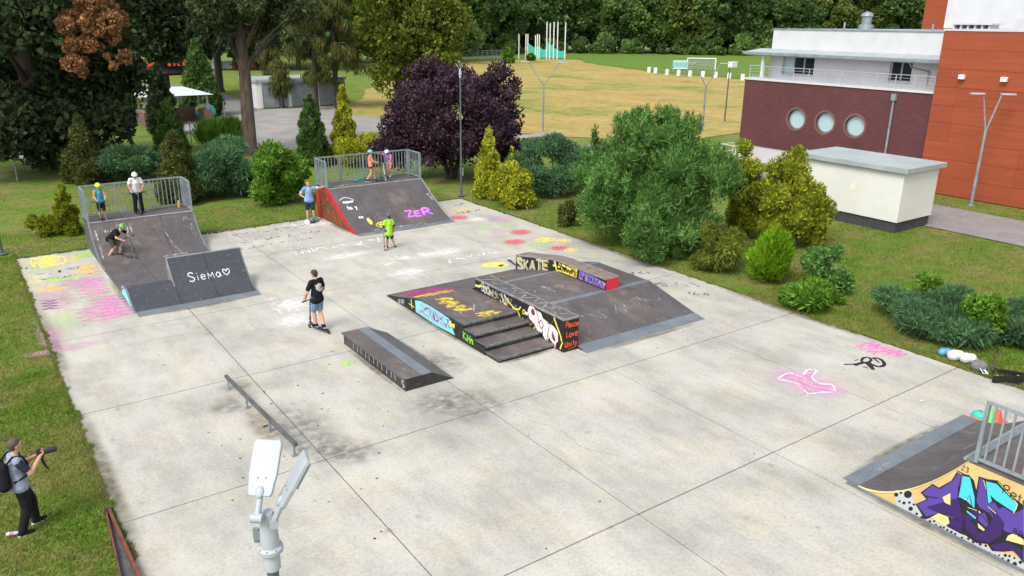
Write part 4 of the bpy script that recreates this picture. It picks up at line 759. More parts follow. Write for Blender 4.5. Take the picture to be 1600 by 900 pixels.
for y0, y1 in ((18.3, 20.3),):
    mb = MB().box(46, 47, y0, y1, 8.08, 8.2); mb.box(45.9, 47.1, y0-.1, y1+.1, 8.42, 8.5)
    for k in range(6): mb.box(46, 47, y0+k*(y1-y0-.1)/5, y0+.1+k*(y1-y0-.1)/5, 8.2, 8.42)
    obj('roof_chimney', mb, M['lightgrey'], bb)
tr = thing('terrace_railing', 'white handrail by the low terrace at the brick hall corner', 'railing', (39.8, 30.2, 0))
hr = MB(); P = [gp(1140, 237, .9), gp(1150, 229, .9)]
for x, y in ((39.4, 30.4), (39.4, 29.2), (40.6, 30.4)): hr.tube((x, y, 0), (x, y, 1.0), .03)
for z in (.5, 1.0): hr.tube((39.4, 29.2, z), (39.4, 30.4, z), .03); hr.tube((39.4, 30.4, z), (40.6, 30.4, z), .03)
obj('handrail', hr, M['white'], tr)
ob = thing('orange_building', 'tall windowless building clad in orange red panels', 'building', (44, 8, 0))
obj('wall', MB().box(40.86, 60, -12, 18.05, -.1, 8.12), M['orange2'], ob); obj('roof_trim', MB().box(40.78, 60, -12, 18.08, 8.121, 8.22), M['lightgrey'], ob)
rows = np.linspace(0, 8.1, 10); rg = random.Random(11)
cols_y = [18.06, 16.9, 13.4, 10.2, 7.0, 3.8, .6]
for j in range(9):
    for k in range(len(cols_y)-1):
        obj('cladding_panel', MB().box(40.80+rg.uniform(0, .006), 40.85, cols_y[k+1]+.003, cols_y[k]-.003, rows[j]+.006, rows[j+1]-.006), M['orange'] if rg.random() < .72 else M['orange2'], ob)
obj('parapet_wall', MB().box(56, 70, 10, 26, 8.2, 16), M['white'], ob)
obj('roof_unit', MB().box(50, 52, 19.3-1.8, 19.3-.4, 8.2, 8.8), M['lightgrey'], ob)
for y in (16.72, 14.72):
    wl = thing('wall_lamp', 'small white box lamp on the orange building wall', 'lamp', (40.79, y, 5.95), 0, 'box lamps on the orange wall')
    obj('housing', MB().box(-.22, -.02, -.14, .14, -.11, .11), M['white plastic'], wl, False, bevel=.02); obj('bracket', MB().box(-.02, .01, -.06, .06, -.06, .06), M['steel'], wl, False)
ob2 = thing('far_orange_block', 'far orange block edge seen beside the white tower wall', 'building', (84, 44, 0))
obj('wall', MB().box(80, 92, 36.5, 40.6, -.1, 16), M['orange'], ob2); obj('roof', MB().box(79.8, 92, 36.4, 40.7, 16, 16.3), M['lightgrey'], ob2)

ks = thing('substation_kiosk', 'cream rendered flat roofed transformer kiosk on dark plinth', 'kiosk', (32.3, 16.2, 0))
obj('plinth', MB().box(31.06, 33.72, 13.66, 18.5, -.1, .42), M['plinth'], ks); obj('wall', MB().box(31.0, 33.78, 13.6, 18.55, .421, 2.54), M['cream'], ks, bevel=.012)
obj('roof', MB().box(30.82, 33.98, 13.4, 18.78, 2.541, 2.76), M['roofsheet'], ks, bevel=.015)
M['sstain'] = surf('damp render', (.60, .565, .46), (.70, .68, .60), 3, .9)
mark('stain', ks, 'sstain', lambda mb: fill(mb, [(15.72, .7), (15.84, .62), (15.86, 1.2), (15.98, 1.45), (15.96, 1.8), (15.6, 1.9), (15.52, 1.5), (15.7, 1.3)], mX(31.0), .004))
# garage row
ga = thing('garage_row', 'low grey garages with double doors and cream piers', 'garage', (28, 74.6, 0))
obj('wall', MB().box(24.2, 33.2, 75.2, 80, -.1, 2.5), M['lightgrey'], ga); obj('roof', MB().box(24.0, 33.4, 74.9, 80.2, 2.501, 2.75), M['roofsheet'], ga)
for k in range(3):
    x0 = 24.5+k*2.9; d = obj('garage_door', MB().box(x0+.15, x0+2.6, 75.1, 75.19, 0, 2.25), M['plate'], ga)
    obj('door_leaf', MB().box(x0+.2, x0+1.35, 75.06, 75.1, .05, 2.2), M['steel'], d); obj('door_leaf', MB().box(x0+1.4, x0+2.55, 75.06, 75.1, .05, 2.2), M['steel'], d)
    obj('pier', MB().box(x0-.2, x0+.13, 75.02, 75.19, 0, 2.5), M['cream'], ga)
obj('pier', MB().box(33.0, 33.3, 75.02, 75.19, 0, 2.5), M['cream'], ga)
# picnic shelter
g = (14.6, 67.5); sh = thing('picnic_shelter', 'open shelter with pale sheet roof on brick half walls', 'shelter', (*g, 0))
rf = MB().add([(-2.9, -1.8, 2.35), (2.9, -1.8, 2.35), (2.9, 1.8, 2.35), (-2.9, 1.8, 2.35), (-.9, 0, 2.95), (.9, 0, 2.95)], [(0, 1, 5, 4), (1, 2, 5), (2, 3, 4, 5), (3, 0, 4), (3, 2, 1, 0)])
obj('roof', rf, surf('pale roof sheet', (.52, .57, .60), (.44, .49, .52), 1, .5), sh, False)
for x in (-2.4, 2.4):
    for y in (-1.4, 1.4): obj('post', MB().box(x-.07, x+.07, y-.07, y+.07, 1.11, 2.4), M['steel'], sh, False)
    obj('half_wall', MB().box(x-.25, x+.25, -1.6, 1.6, -.1, 1.1), M['brick2'], sh, False)
obj('half_wall', MB().box(-2.1, 2.1, 1.35, 1.6, -.1, 1.1), M['brick2'], sh, False)
pg = thing('timber_pergola', 'dark timber pergola roof among the conifers', 'pergola', (17.5, 88, 0))
for x in (-4, -1.3, 1.3, 4): obj('post', MB().box(x-.1, x+.1, -.1, .1, 0, 2.6), M['barkdark'], pg, False)
for y in (-1.2, 1.2): obj('beam', MB().box(-4.6, 4.6, y-.08, y+.08, 2.61, 2.85), M['barkdark'], pg, False)
obj('roof', MB().prism([(-1.9, 2.86), (0, 3.5), (1.9, 2.86)], 'x', -5, 5), M['barkdark'], pg, False)
bn = thing('advert_board', 'long red and white boards around the far pitch', 'board', (30, 140, 0))
for k in range(9): obj('panel', MB().box(-14+k*3.6, -14+k*3.6+3.4, 0, .1, .05, 1.3), (M['red plastic'] if k % 4 != 2 else M['white plastic']), bn, False)
kid_toy = thing('slide_tunnel', 'green and yellow play tunnel inside the picnic shelter', 'play slide', (17.4, 68.6, 0))
obj('hood', MB().ball((0, 0, .7), (.9, .8, .7)), M['teal plastic'], kid_toy, False, smooth=True); obj('rim', MB().tube((-.9, -.5, .9), (-.2, -.5, 1.3), .14), M['yellow plastic'], kid_toy, False)

# ------------------------------------------------------------------ lamps, posts, sports gear
def y_lamp(label, px, py, rz=0, h=5.35, sp=1.25, fork=3.7):
    g = gp(px, py); t = thing('forked_lamp_post', label, 'lamp post', (g[0], g[1], -.05), rz)
    obj('pole', MB().path([(0, 0, 0), (0, 0, fork)], [.085, .06], 12), M['steel'], t, False, smooth=True)
    obj('base_plate', MB().lathe([(.16, 0), (.16, .03), (.1, .05)], (0, 0, 0), 14), M['steel'], t, False)
    for s in (-1, 1):
        obj('arm', MB().path([(0, 0, fork-.1), (s*sp*.55, 0, h)], [.05, .035], 10), M['steel'], t, False, smooth=True)
        hd_ = obj('lamp_head', MB().box(min(s*sp*.5, s*(sp*.55+.6)), max(s*sp*.5, s*(sp*.55+.6)), -.11, .11, h, h+.07), M['lampgrey'], t, False, bevel=.02); obj('lens', MB().box(s*(sp*.55+.35)-.18, s*(sp*.55+.35)+.18, -.08, .08, h-.012, h-.001), M['frost'], hd_)
    return t
y_lamp('forked two armed street lamp in front of the orange wall', 1517, 320, math.radians(-45), 5.35, .72)
y_lamp('forked two armed street lamp at the straw field edge', 848, 205, math.radians(-40), 5.35, 2.2)
y_lamp('forked two armed street lamp beside a flood light mast', 1097, 205, math.radians(-40), 5.35, 1.9)
g = gp(1132, 189); ml = thing('flood_mast', 'thin mast with white flood light beside the brick hall', 'mast', (g[0], g[1], -.05)); obj('pole', MB().path([(0, 0, 0), (.05, 0, 5.3)], [.07, .05]), M['poledark'], ml, False); obj('flood_light', MB().box(.0, .8, -.2, .2, 4.7, 5.2), M['white plastic'], ml, False, bevel=.03)

def flood_post(label, x, y, rz=0, h=6.1, box=False, hs_=.78):
    """the pad's corner lamps: dark pole, grey sleeve, two tilted LED heads"""
    t = thing('flood_lamp_post', label, 'lamp post', (x, y, -.02), rz)
    obj('pole', MB().path([(0, 0, 0), (0, 0, h-.70)], [.055, .036], 16), M['poledark'], t, False, smooth=True)
    obj('base_plate', MB().lathe([(.18, 0), (.18, .025), (.1, .05)], (0, 0, 0), 16), M['poledark'], t, False)
    obj('collar', MB().lathe([(.042, h-.72), (.052, h-.71), (.052, h-.60), (.047, h-.585)], (0, 0, 0), 20), M['lampgrey'], t, False, smooth=True)
    sl = obj('sleeve', MB().lathe([(.078, h-.58), (.078, h-.555), (.06, h-.54), (.048, h-.33), (.036, h-.30)], (0, 0, 0), 22), M['lampgrey'], t, False, smooth=True)
    for k in range(8):
        a = k*math.pi/4; obj('bolt', MB().lathe([(.006, h-.555), (.006, h-.545)], (.069*math.cos(a), .069*math.sin(a), 0), 6), M['steel'], sl)
    cl = MB().box(-.085, -.05, -.025, .025, h-.49, h-.44); cl.box(-.095, -.06, -.01, .01, h-.52, h-.42); obj('clamp', cl, M['steel'], t, False)
    if box: obj('junction_box', MB().box(-.08, .08, -.14, -.04, 1.0, 1.4), M['lampgrey'], t, False, bevel=.01)
    def head(M4):
        b = MB(); W, L = .112, .24
        out = [(-W*.74, -.20), (-W*.86, -.17), (-W*.9, -.12), (-W, -.03), (-W, L-.03), (-W*.86, L), (W*.86, L), (W, L-.03), (W, -.03), (W*.9, -.12), (W*.86, -.17), (W*.74, -.20)]
        b.prism(out, 'z', -.016, .022); b.xf(M4); hd_ = obj('lamp_head', b, M['lampgrey'], t, False, bevel=.008)
        for k in range(11):
            f = MB().box(-W*.86, W*.86, .0+k*.02, .008+k*.02, -.034, -.0165); obj('cooling_fin', f.xf(M4), M['steel'], hd_)
        f = MB().ball((0, -.17, .022), (.035, .05, .022)); obj('hinge_cover', f.xf(M4), M['lampgrey'], hd_, smooth=True)
        for s in (-1, 1): obj('screw', MB().lathe([(.006, .022), (.006, .026)], (s*.032, -.06, 0), 6).xf(M4), M['darkgrey'], hd_)
        arm = MB().tube((0, -.36, -.015), (0, -.15, 0), .026, .022, 12); arm.tube((-.045, -.36, -.015), (.045, -.36, -.015), .038, None, 14); obj('bracket_arm', arm.xf(M4), M['lampgrey'], t, False, smooth=True)
    # one head seen on its back, one seen edge on
    head(Matrix.Translation((-.025, .03, h-.14)) @ Matrix.Rotation(math.radians(-4), 4, 'Z') @ Matrix.Rotation(math.radians(50), 4, 'X') @ Matrix.Scale(hs_, 4) @ Matrix.Translation((0, .12, 0)))
    d_ = norm(np.array((.46, .22, .84))); v_ = norm(np.array((-.3, .867, -.557))); n_ = norm(np.cross(d_, v_)); x_ = np.cross(d_, n_); ca2, sa2 = math.cos(.3), math.sin(.3); n2 = n_*ca2+x_*sa2; x2 = x_*ca2-n_*sa2
    B = Matrix(((x2[0], d_[0], n2[0], .03), (x2[1], d_[1], n2[1], -.03), (x2[2], d_[2], n2[2], h-.36), (0, 0, 0, 1)))
    head(B @ Matrix.Scale(hs_, 4) @ Matrix.Translation((0, .37, 0)))
    return t
flood_post('dark lamp post with two tilted grey flood heads rising before the grind rail', -.03, .62, -YAW, 5.87)
flood_post('slim lamp post standing in front of the dark purple tree', 19.5, 30.0, 2.2, 6.5, True, .6)
flood_post('lamp post at the pad corner with the coloured chalk drawings', *gp(3, 396)[:2], .6, 6.5)

g = gp(845, 92); ca = thing('throwing_cage', 'tall white poles with sagging green throwing net on far field', 'cage', (g[0], g[1], -.03))
ez = lambda x, y: hd(x, y, math.hypot(g[0]-CAM[0], g[1]-CAM[1]))-np.array((g[0], g[1], -.03))
for x, yt in [(855, 34), (866, 34), (872, 34), (884, 35), (860, 36), (822, 53), (825, 53), (840, 53), (843, 54), (811, 53), (837, 55)]:
    p = ez(x, yt); b_ = ez(x-(3 if yt > 50 else 1), 89); obj('pole', MB().tube((p[0], p[1], 0), p, .13, n=6), M['white plastic'], ca, False)
for x0, x1, yt, in [(826, 842, 68), (842, 855, 72), (855, 866, 64), (866, 884, 75)]:
    a_, b_ = ez(x0, yt), ez(x1, yt+4); mid = (a_+b_)/2; obj('net', MB().add([(a_[0], a_[1], .3), (b_[0], b_[1], .3), (b_[0], b_[1], b_[2]), (mid[0], mid[1], mid[2]*.8), (a_[0], a_[1], a_[2]), (a_[0]+.2, a_[1]+.2, .3), (b_[0]+.2, b_[1]+.2, .3), (b_[0]+.2, b_[1]+.2, b_[2]), (mid[0]+.2, mid[1]+.2, mid[2]*.8), (a_[0]+.2, a_[1]+.2, a_[2])], [(0, 1, 2, 3, 4), (5, 9, 8, 7, 6)]), M['teal plastic'], ca, False, fixn=False)
for k, (x, y) in enumerate([(1014, 113), (1024, 114), (1042, 117), (1060, 118), (1078, 119), (1098, 120), (1118, 121), (1139, 123), (1160, 125)]):
    g = gp(x, y); t = thing('marker_post', 'short white post in the row along the far pitch edge', 'post', (g[0], g[1], -.03), 0, 'white posts along the pitch')
    obj('post', MB().lathe([(.30, 0), (.30, .85), (.26, .92)], (0, 0, 0), 12), M['white plastic'], t, False, smooth=True); obj('cap', MB().lathe([(.26, .921), (.24, .95)], (0, 0, 0), 12), M['lampgrey'], t, False)
g = gp(1098, 111); go = thing('football_goal', 'small white football goal with net on the green pitch', 'goal', (g[0]+4, g[1]+4, -.03), math.radians(-42))
for x in (-2.6, 2.6): obj('goal_post', MB().tube((x, 0, 0), (x, 0, 2.0), .1), M['white plastic'], go, False); obj('side_bar', MB().path([(x, 0, 2), (x, 1.0, 1.9), (x, 1.8, 0)], .06), M['white plastic'], go, False)
obj('crossbar', MB().tube((-2.65, 0, 2.0), (2.65, 0, 2.0), .1), M['white plastic'], go, False)
nb = MB()
for k in range(14): x = -2.5+k*5/13; nb.tube((x, 1.0, 1.9), (x, 1.8, 0), .05, n=4)
for k in range(6): nb.tube((-2.6, 1.0+.16*k, 1.9-.38*k), (2.6, 1.0+.16*k, 1.9-.38*k), .05, n=4)
obj('net', nb, M['pgrey'], go, False)['kind'] = 'stuff'
g = gp(1075, 111); tc = thing('players_shelter', 'pale teal shelter beside the small football goal', 'shelter', (g[0], g[1]+2, -.03), math.radians(-42)); obj('hood', MB().prism([(0, 0), (0, 1.5), (.5, 1.8), (1.2, 1.7), (1.2, 0)], 'x', -1.3, 1.3), surf('pale teal sheet', (.25, .45, .42)), tc, False); obj('bench', MB().box(-1.2, 1.2, -.3, -.003, .3, .4), M['white plastic'], tc, False)
fn = thing('mesh_fence', 'long pale wire fence before the far wood', 'fence', (*gp(745, 93)[:2], -.03))
A_, B_ = gp(690, 97), gp(790, 92); o_ = np.array(fn.location)
for k in range(14): q = A_+(B_-A_)*k/13-o_; obj('post', MB().tube((q[0], q[1], 0), (q[0], q[1], 2.2), .07, n=6), M['steel'], fn, False)
for z in (.25, .6, .95, 1.3, 1.65, 2.0): obj('wire', MB().tube((*(A_-o_)[:2], z), (*(B_-o_)[:2], z), .045, n=4), M['steel'], fn, False)
cf = thing('chain_link_fence', 'thin chain link fence on slim posts behind the conifers', 'fence', (*gp(70, 262)[:2], -.05)); o_ = np.array(cf.location)
fp = [gp(-30, 290), gp(27, 281), gp(107, 262), gp(180, 247), gp(300, 228), gp(350, 218), gp(352, 190)]
for q in fp: q = q-o_; obj('post', MB().tube((q[0], q[1], -.02), (q[0], q[1], 1.75), .035, n=6), M['steel'], cf, False)
for z in (.1, .6, 1.1, 1.65):
    obj('wire', MB().path([(*(q-o_)[:2], z) for q in fp], .006, 4), M['steel'], cf, False)
# rusty edging at the pad's left side
re_ = thing('rusty_channel', 'rusty brown iron channel half sunk between lawn and concrete', 'iron channel', (-.1, 9, 0))
obj('flange', MB().beam((-.04, 10.35, .05), (.04, 7.0, .10), .05, .12), M['rust'], re_); obj('flange', MB().beam((-.09, 10.36, .03), (-.30, 7.0, .06), .025, .10), M['rust'], re_)
obj('web', MB().add([(-.085, 10.3, .0), (-.05, 10.3, .0), (.01, 7.0, .02), (-.28, 7.0, .02), (-.085, 10.3, -.05), (-.05, 10.3, -.05), (.01, 7.0, -.05), (-.28, 7.0, -.05)], [(0, 1, 2, 3), (4, 7, 6, 5), (0, 4, 5, 1), (2, 6, 7, 3)]), M['darkgrey'], re_); obj('end_cap', MB().box(-.11, -.02, 10.34, 10.42, -.02, .13), M['barkdark'], re_)

# ------------------------------------------------------------------ plants
def leaves(cl, n, L, W, seed, up=.3, out=1., rnd=.7, inner=.55, lv=.35):
    """leaf-sized rhombs on the shells of clump spheres; cl rows: x y z rx ry rz"""
    r = np.random.default_rng(seed); cl = np.asarray(cl, float)
    wt = (cl[:, 3]*cl[:, 4]*cl[:, 5])**(2/3); idx = r.choice(len(cl), n, p=wt/wt.sum())
    d = norm(r.normal(size=(n, 3))); d[:, 2] = np.where(r.random(n) < .35, np.abs(d[:, 2]), d[:, 2])
    pos = cl[idx, :3]+d*cl[idx, 3:6]*r.uniform(inner, 1.08, (n, 1))
    ax = norm(out*d+np.array((0, 0, up))+rnd*r.normal(size=(n, 3))); sd_ = norm(np.cross(ax, r.normal(size=(n, 3))))
    l = L*r.uniform(1-lv, 1+lv, (n, 1)); w_ = W*r.uniform(1-lv, 1+lv, (n, 1)); nn = np.cross(ax, sd_)*w_*.25
    V = np.stack([pos-ax*l*.5, pos+sd_*w_*.5-ax*l*.05+nn, pos+ax*l*.5, pos-sd_*w_*.5-ax*l*.05+nn], 1).reshape(-1, 3)
    keep = None
    Q = np.arange(n*4).reshape(n, 4); return V, Q
def crown(parent, cl, n, L, W, mat, seed, core=0, name='crown', **kw):
    cl = [c if len(c) == 6 else (c[0], c[1], c[2], c[3], c[3], c[3]) for c in cl]
    V, Q = leaves(cl, n, L, W, seed, **kw)
    ok = V.reshape(-1, 4, 3)[:, :, 2].min(1) > -.03; V = V.reshape(-1, 4, 3)[ok].reshape(-1, 3); Q = np.arange(len(V)).reshape(-1, 4)
    o = npmesh(name, V, Q, mat, parent)
    if core:
        mb = MB(); rr = random.Random(seed)
        for c in cl:
            i0 = len(mb.v); mb.ball((c[0], c[1], max(c[2], c[5]*core*.6)), (c[3]*core, c[4]*core, c[5]*core), 8, 6)
            for i in range(i0, len(mb.v)): v = mb.v[i]; mb.v[i] = (v[0]+rr.uniform(-.05, .05), v[1]+rr.uniform(-.05, .05), v[2])
        obj('inner_crown', mb, mat, parent, False)
    return o
def clumps(c, R, n, r, seed, shell=.55, squash=1.):
    g = np.random.default_rng(seed); d = norm(g.normal(size=(n, 3))); rad = (shell+(1-shell)*g.random((n, 1)))
    p = np.array(c)+d*np.array(R)*rad; rr = r*g.uniform(.6, 1.3, n); w_ = g.random(n) < .16; p[w_] += (d*np.array(R))[w_]*.16; rr[w_] *= .55; return [(*p[i], rr[i], rr[i], rr[i]*squash) for i in range(n)]
def conecl(h, r, n, seed, x=0, y=0, pw=.75, z0=0., cr=.42):
    g = np.random.default_rng(seed); out = []
    for k in range(n):
        t = (k+.5)/n; t = t**1.15; R = r*(1-t)**pw*(1 if t > .12 else .75+t*2); a = k*2.4+g.uniform(-.4, .4); c = max(cr*r*(1-.62*t), .16*r)
        q = max(R-c*.75, 0)*g.uniform(.8, 1.05); out.append((x+q*math.cos(a), y+q*math.sin(a), z0+t*h*.97+.1*h*(1-t)*.3, c, c, c*1.35))
    return out
def place(px, py, back=0.):
    g = gp(px, py); d = np.array((g[0]-CAM[0], g[1]-CAM[1])); d = d/np.hypot(*d); return (g[0]+d[0]*back, g[1]+d[1]*back, -.05)
LM = {'yellow': leafmat('yellow conifer leaf', [(0.19, 0.235, 0.018), (0.36, 0.385, 0.03), (0.55, 0.54, 0.045)]), 'gold': leafmat('golden brown conifer leaf', [(0.11, 0.165, 0.016), (0.235, 0.275, 0.024), (0.44, 0.42, 0.035)]), 'lime': leafmat('lime conifer leaf', [(0.09, 0.19, 0.008), (0.16, 0.31, 0.012), (0.24, 0.42, 0.02)]),
      'juniper': leafmat('blue green juniper leaf', [(0.05, 0.115, 0.05), (0.095, 0.19, 0.082), (0.15, 0.275, 0.125)]), 'purple': leafmat('purple leaf', [(0.02, 0.013, 0.018), (0.056, 0.032, 0.044), (0.13, 0.072, 0.098)], .2), 'willow': leafmat('narrow green leaf', [(0.052, 0.13, 0.028), (0.105, 0.22, 0.05), (0.175, 0.32, 0.085)]),
      'bright': leafmat('bright green leaf', [(0.06, 0.145, 0.018), (0.115, 0.24, 0.026), (0.18, 0.33, 0.042)]), 'brown': leafmat('brown green conifer leaf', [(0.05, 0.075, 0.018), (0.095, 0.115, 0.03), (0.165, 0.165, 0.05)]), 'dark': leafmat('dark green leaf', [(0.018, 0.032, 0.016), (0.04, 0.06, 0.025), (0.075, 0.1, 0.04)], .2), 'spruce': leafmat('dark conifer leaf', [(0.04, 0.09, 0.022), (0.08, 0.155, 0.038), (0.13, 0.22, 0.058)], .2),
      'oak': leafmat('yellow green oak leaf', [(0.068, 0.105, 0.016), (0.14, 0.18, 0.026), (0.23, 0.26, 0.046)]), 'larch': leafmat('olive larch needle', [(0.066, 0.082, 0.02), (0.12, 0.13, 0.036), (0.18, 0.19, 0.058)]), 'dry': leafmat('dry brown leaf', [(0.22, 0.1, 0.045), (0.38, 0.19, 0.085), (0.52, 0.3, 0.16)]), 'greytree': leafmat('grey green leaf', [(0.035, 0.055, 0.022), (0.07, 0.1, 0.038), (0.125, 0.155, 0.065)]),
      'wood1': leafmat('wood green', [(0.09, 0.16, 0.042), (0.15, 0.25, 0.064), (0.22, 0.33, 0.096)], .45, .12), 'wood2': leafmat('wood dark green', [(0.065, 0.122, 0.04), (0.115, 0.195, 0.062), (0.18, 0.275, 0.092)], .45, .12), 'wood3': leafmat('wood light green', [(0.12, 0.165, 0.038), (0.19, 0.245, 0.06), (0.27, 0.325, 0.092)], .45, .12)}
def shrub(name, label, cat, px, py, cl, n, L, W, mat, seed, back=0, core=.62, group=None, stem=.05, **kw):
    t = thing(name, label, cat, place(px, py, back), 0, group)
    h = max(c[2] for c in cl); obj('trunk', MB().path([(0, 0, 0), (.03, 0, h*.4), (0, .02, h*.8)], [stem, stem*.7, stem*.3], 7), M['barkdark'], t, False)
    crown(t, cl, n, L, W, LM[mat], seed, core, **kw); return t
shrub('yellow_conifer', 'yellow green pointed conifer beside the lamp post and dark purple tree', 'conifer', 764, 314, conecl(3.5, 1.0, 22, 1), 9000, .17, .075, 'yellow', 1, .9, up=.8)
shrub('yellow_conifer', 'broad yellow domed conifer beside the pad, next to the pointed one', 'conifer', 803, 328, clumps((0, 0, .9), (.85, .85, .8), 14, .5, 2)+conecl(2.9, .5, 8, 3, .5, .9), 9500, .17, .075, 'yellow', 2, 1.0, up=.5)
shrub('spreading_juniper', 'tall blue green spreading juniper behind the narrow leaved bush', 'juniper', 862, 314, clumps((0, 0, 1.4), (1.9, 2.2, 1.4), 26, .75, 4, squash=.7), 24000, .27, .05, 'juniper', 4, 2.2, core=.6, up=.15, rnd=.45)
r_s = random.Random(77)
big = thing('large_bush', 'very large narrow leaved green bush overhanging the pad edge', 'bush', place(1012, 410, 3.0))
for k in range(7): a = k*.9; obj('stem', MB().path([(0, 0, 0), (.5*math.cos(a), .5*math.sin(a), 1.5), (1.5*math.cos(a), 1.5*math.sin(a), 3.6)], [.07, .05, .02], 6), M['bark'], big, False)
bigc = clumps((0, 0, 2.3), (2.85, 2.9, 2.1), 64, .8, 6, .6)+clumps((-.9, -2.2, 1.0), (2.2, .9, .8), 22, .55, 7)+clumps((0, .2, 4.4), (2.0, 1.9, .6), 16, .4, 8)
for k in range(46):
    a = r_s.uniform(0, 6.28); e = r_s.uniform(.1, 1.45); bigc.append((3.2*math.cos(a)*math.cos(e), 3.2*math.sin(a)*math.cos(e), 2.4+2.6*math.sin(e), .17, .17, .5))
bigc.append((0, 0, 2.3, 2.5, 2.5, 2.0)); bigc.append((-.5, -1.6, 1.2, 2.0, 1.2, 1.1))
crown(big, bigc, 66000, .22, .046, LM['willow'], 6, .55, up=.55, rnd=.6)
shrub('small_shrub', 'small reddish green shrub on the grass beside the large bush', 'shrub', 888, 356, clumps((0, 0, .55), (.45, .45, .4), 8, .32, 9), 2600, .14, .06, 'brown', 9, .5)
shrub('thread_leaf_shrub', 'olive green mounded thread leaf shrub below the large bush', 'shrub', 1106, 429, clumps((0, 0, .85), (.9, .9, .75), 18, .42, 10), 9000, .24, .035, 'oak', 10, 1.0, up=-.6, rnd=.35)
gt = thing('golden_conifer', 'golden brown clump of rounded conifers in front of the cream kiosk', 'conifer', place(1228, 392, 1.6))
gcl = []
for k, (x, y, h, r) in enumerate([(-1.5, 1.5, 4.1, 1.0), (-.5, .1, 3.4, 1.0), (.6, .2, 4.0, 1.05), (-.6, -1.0, 2.6, .95), (.5, -.9, 3.0, 1.0), (1.4, -.6, 2.5, .9), (-1.3, .5, 3.5, .8)]):
    x = x*.84-.42; r *= .9; ca_, sa_ = math.cos(-YAW), math.sin(-YAW); X, Y = x*ca_-y*sa_, x*sa_+y*ca_; gcl += [(c[0], c[1], max(c[2], .3), *c[3:]) for c in clumps((X, Y, h*.47), (r*.62, r*.62, h*.36), 17, r*.46, 20+k, .55, 1.15)]+[(X, Y, h*.86, r*.38, r*.38, r*.5)]; obj('trunk', MB().path([(X, Y, 0), (X, Y, h*.7)], [.07, .03], 6), M['barkdark'], gt, False)
crown(gt, gcl, 34000, .17, .07, LM['gold'], 21, .62, up=.8)
shrub('lime_conifer', 'bright lime green egg shaped conifer with pointed tip', 'conifer', 1199, 449, [(c[0], c[1], c[2], c[3], c[4], c[5]) for c in clumps((0, 0, .78), (.55, .55, .5), 20, .42, 30, .5, 1.2)]+[(0, 0, 1.3, .42, .42, .5), (0, 0, 1.75, .2, .2, .34)], 15000, .2, .035, 'lime', 30, .85, core=.7, up=1.0, rnd=.3)
shrub('leafy_shrub', 'leafy mid green shrub behind the low dark mound', 'shrub', 1292, 462, clumps((0, 0, .75), (.75, .75, .6), 12, .38, 31), 4200, .16, .08, 'willow', 31, .9)
shrub('low_juniper', 'low dark green juniper mound hugging the pad edge', 'juniper', 1262, 490, clumps((0, 0, .3), (1.3, 1.0, .3), 20, .45, 32, .3, .7), 9500, .24, .06, 'bright', 32, 1.0, up=.2, rnd=.5)
bj = thing('spreading_juniper', 'wide blue green juniper bed beside the bags on the right lawn', 'juniper', place(1500, 545, 1.4))
bc = []
r_ = np.random.default_rng(33)
for k in range(90):
    u_ = r_.uniform(-1.6, 5.2); v_ = r_.uniform(-1.0, 1.7); X = u_*math.cos(YAW)+v_*math.sin(YAW); Y = -u_*math.sin(YAW)+v_*math.cos(YAW); c = r_.uniform(.35, .62); bc.append((X, Y, .30+.16*max(0, v_)+r_.uniform(0, .15), c, c, c*.6))
bc = [(c[0]+.5*max(0, -c[1]-.5)*0, *c[1:]) for c in bc]
crown(bj, bc, 60000, .26, .036, LM['juniper'], 33, .62, up=.15, rnd=.45); obj('trunk', MB().path([(0, 0, 0), (.1, 0, .4)], [.06, .04], 6), M['barkdark'], bj, False)
shrub('leafy_sapling', 'bright green leafy sapling growing inside the blue green juniper bed', 'sapling', 1527, 545, clumps((0, 0, .95), (.45, .45, .35), 9, .3, 34), 1700, .17, .08, 'bright', 34, .7, core=0)
shrub('leafy_sapling', 'small pale sapling at the back rim of the juniper bed', 'sapling', 1450, 462, clumps((0, 0, .45), (.35, .35, .25), 6, .22, 35), 800, .15, .06, 'bright', 35, .1, core=0)
shrub('yellow_conifer', 'golden yellow conifer beside the long quarter pipe, taller of two', 'conifer', 108, 369, conecl(2.1, .62, 18, 40, pw=.55), 7500, .15, .06, 'gold', 40, .6, up=.8)
shrub('yellow_conifer', 'low golden round conifer beside its taller twin by the quarter pipe', 'conifer', 70, 370, clumps((0, 0, .5), (.4, .4, .4), 10, .28, 41), 4500, .14, .06, 'gold', 41, .5, up=.6)
shrub('brown_conifer', 'brownish green ragged conifer behind the two golden ones', 'conifer', 138, 290, conecl(3.5, 1.35, 24, 42, pw=.8)+clumps((.6, -.4, .8), (1.1, .8, .6), 8, .5, 43), 12000, .24, .09, 'brown', 42, 1.3, up=.5)
shrub('spreading_juniper', 'low blue green juniper behind the platform railing', 'juniper', 208, 288, clumps((0, 0, .8), (1.9, 1.2, .7), 18, .6, 44, squash=.7), 16000, .27, .05, 'juniper', 44, 1.4, up=.15, rnd=.45)
shrub('upright_juniper', 'tall upright juniper, green on top and brown below, behind the railing', 'juniper', 284, 324, conecl(3.4, 1.15, 22, 45, pw=.5), 12000, .24, .07, 'brown', 45, 1.2, up=.8)
shrub('upright_juniper', 'green feathery juniper top rising behind the brown one', 'juniper', 272, 262, conecl(3.9, 1.15, 22, 46, pw=.45), 10000, .32, .06, 'spruce', 46, 1.0, up=1.0, rnd=.4)
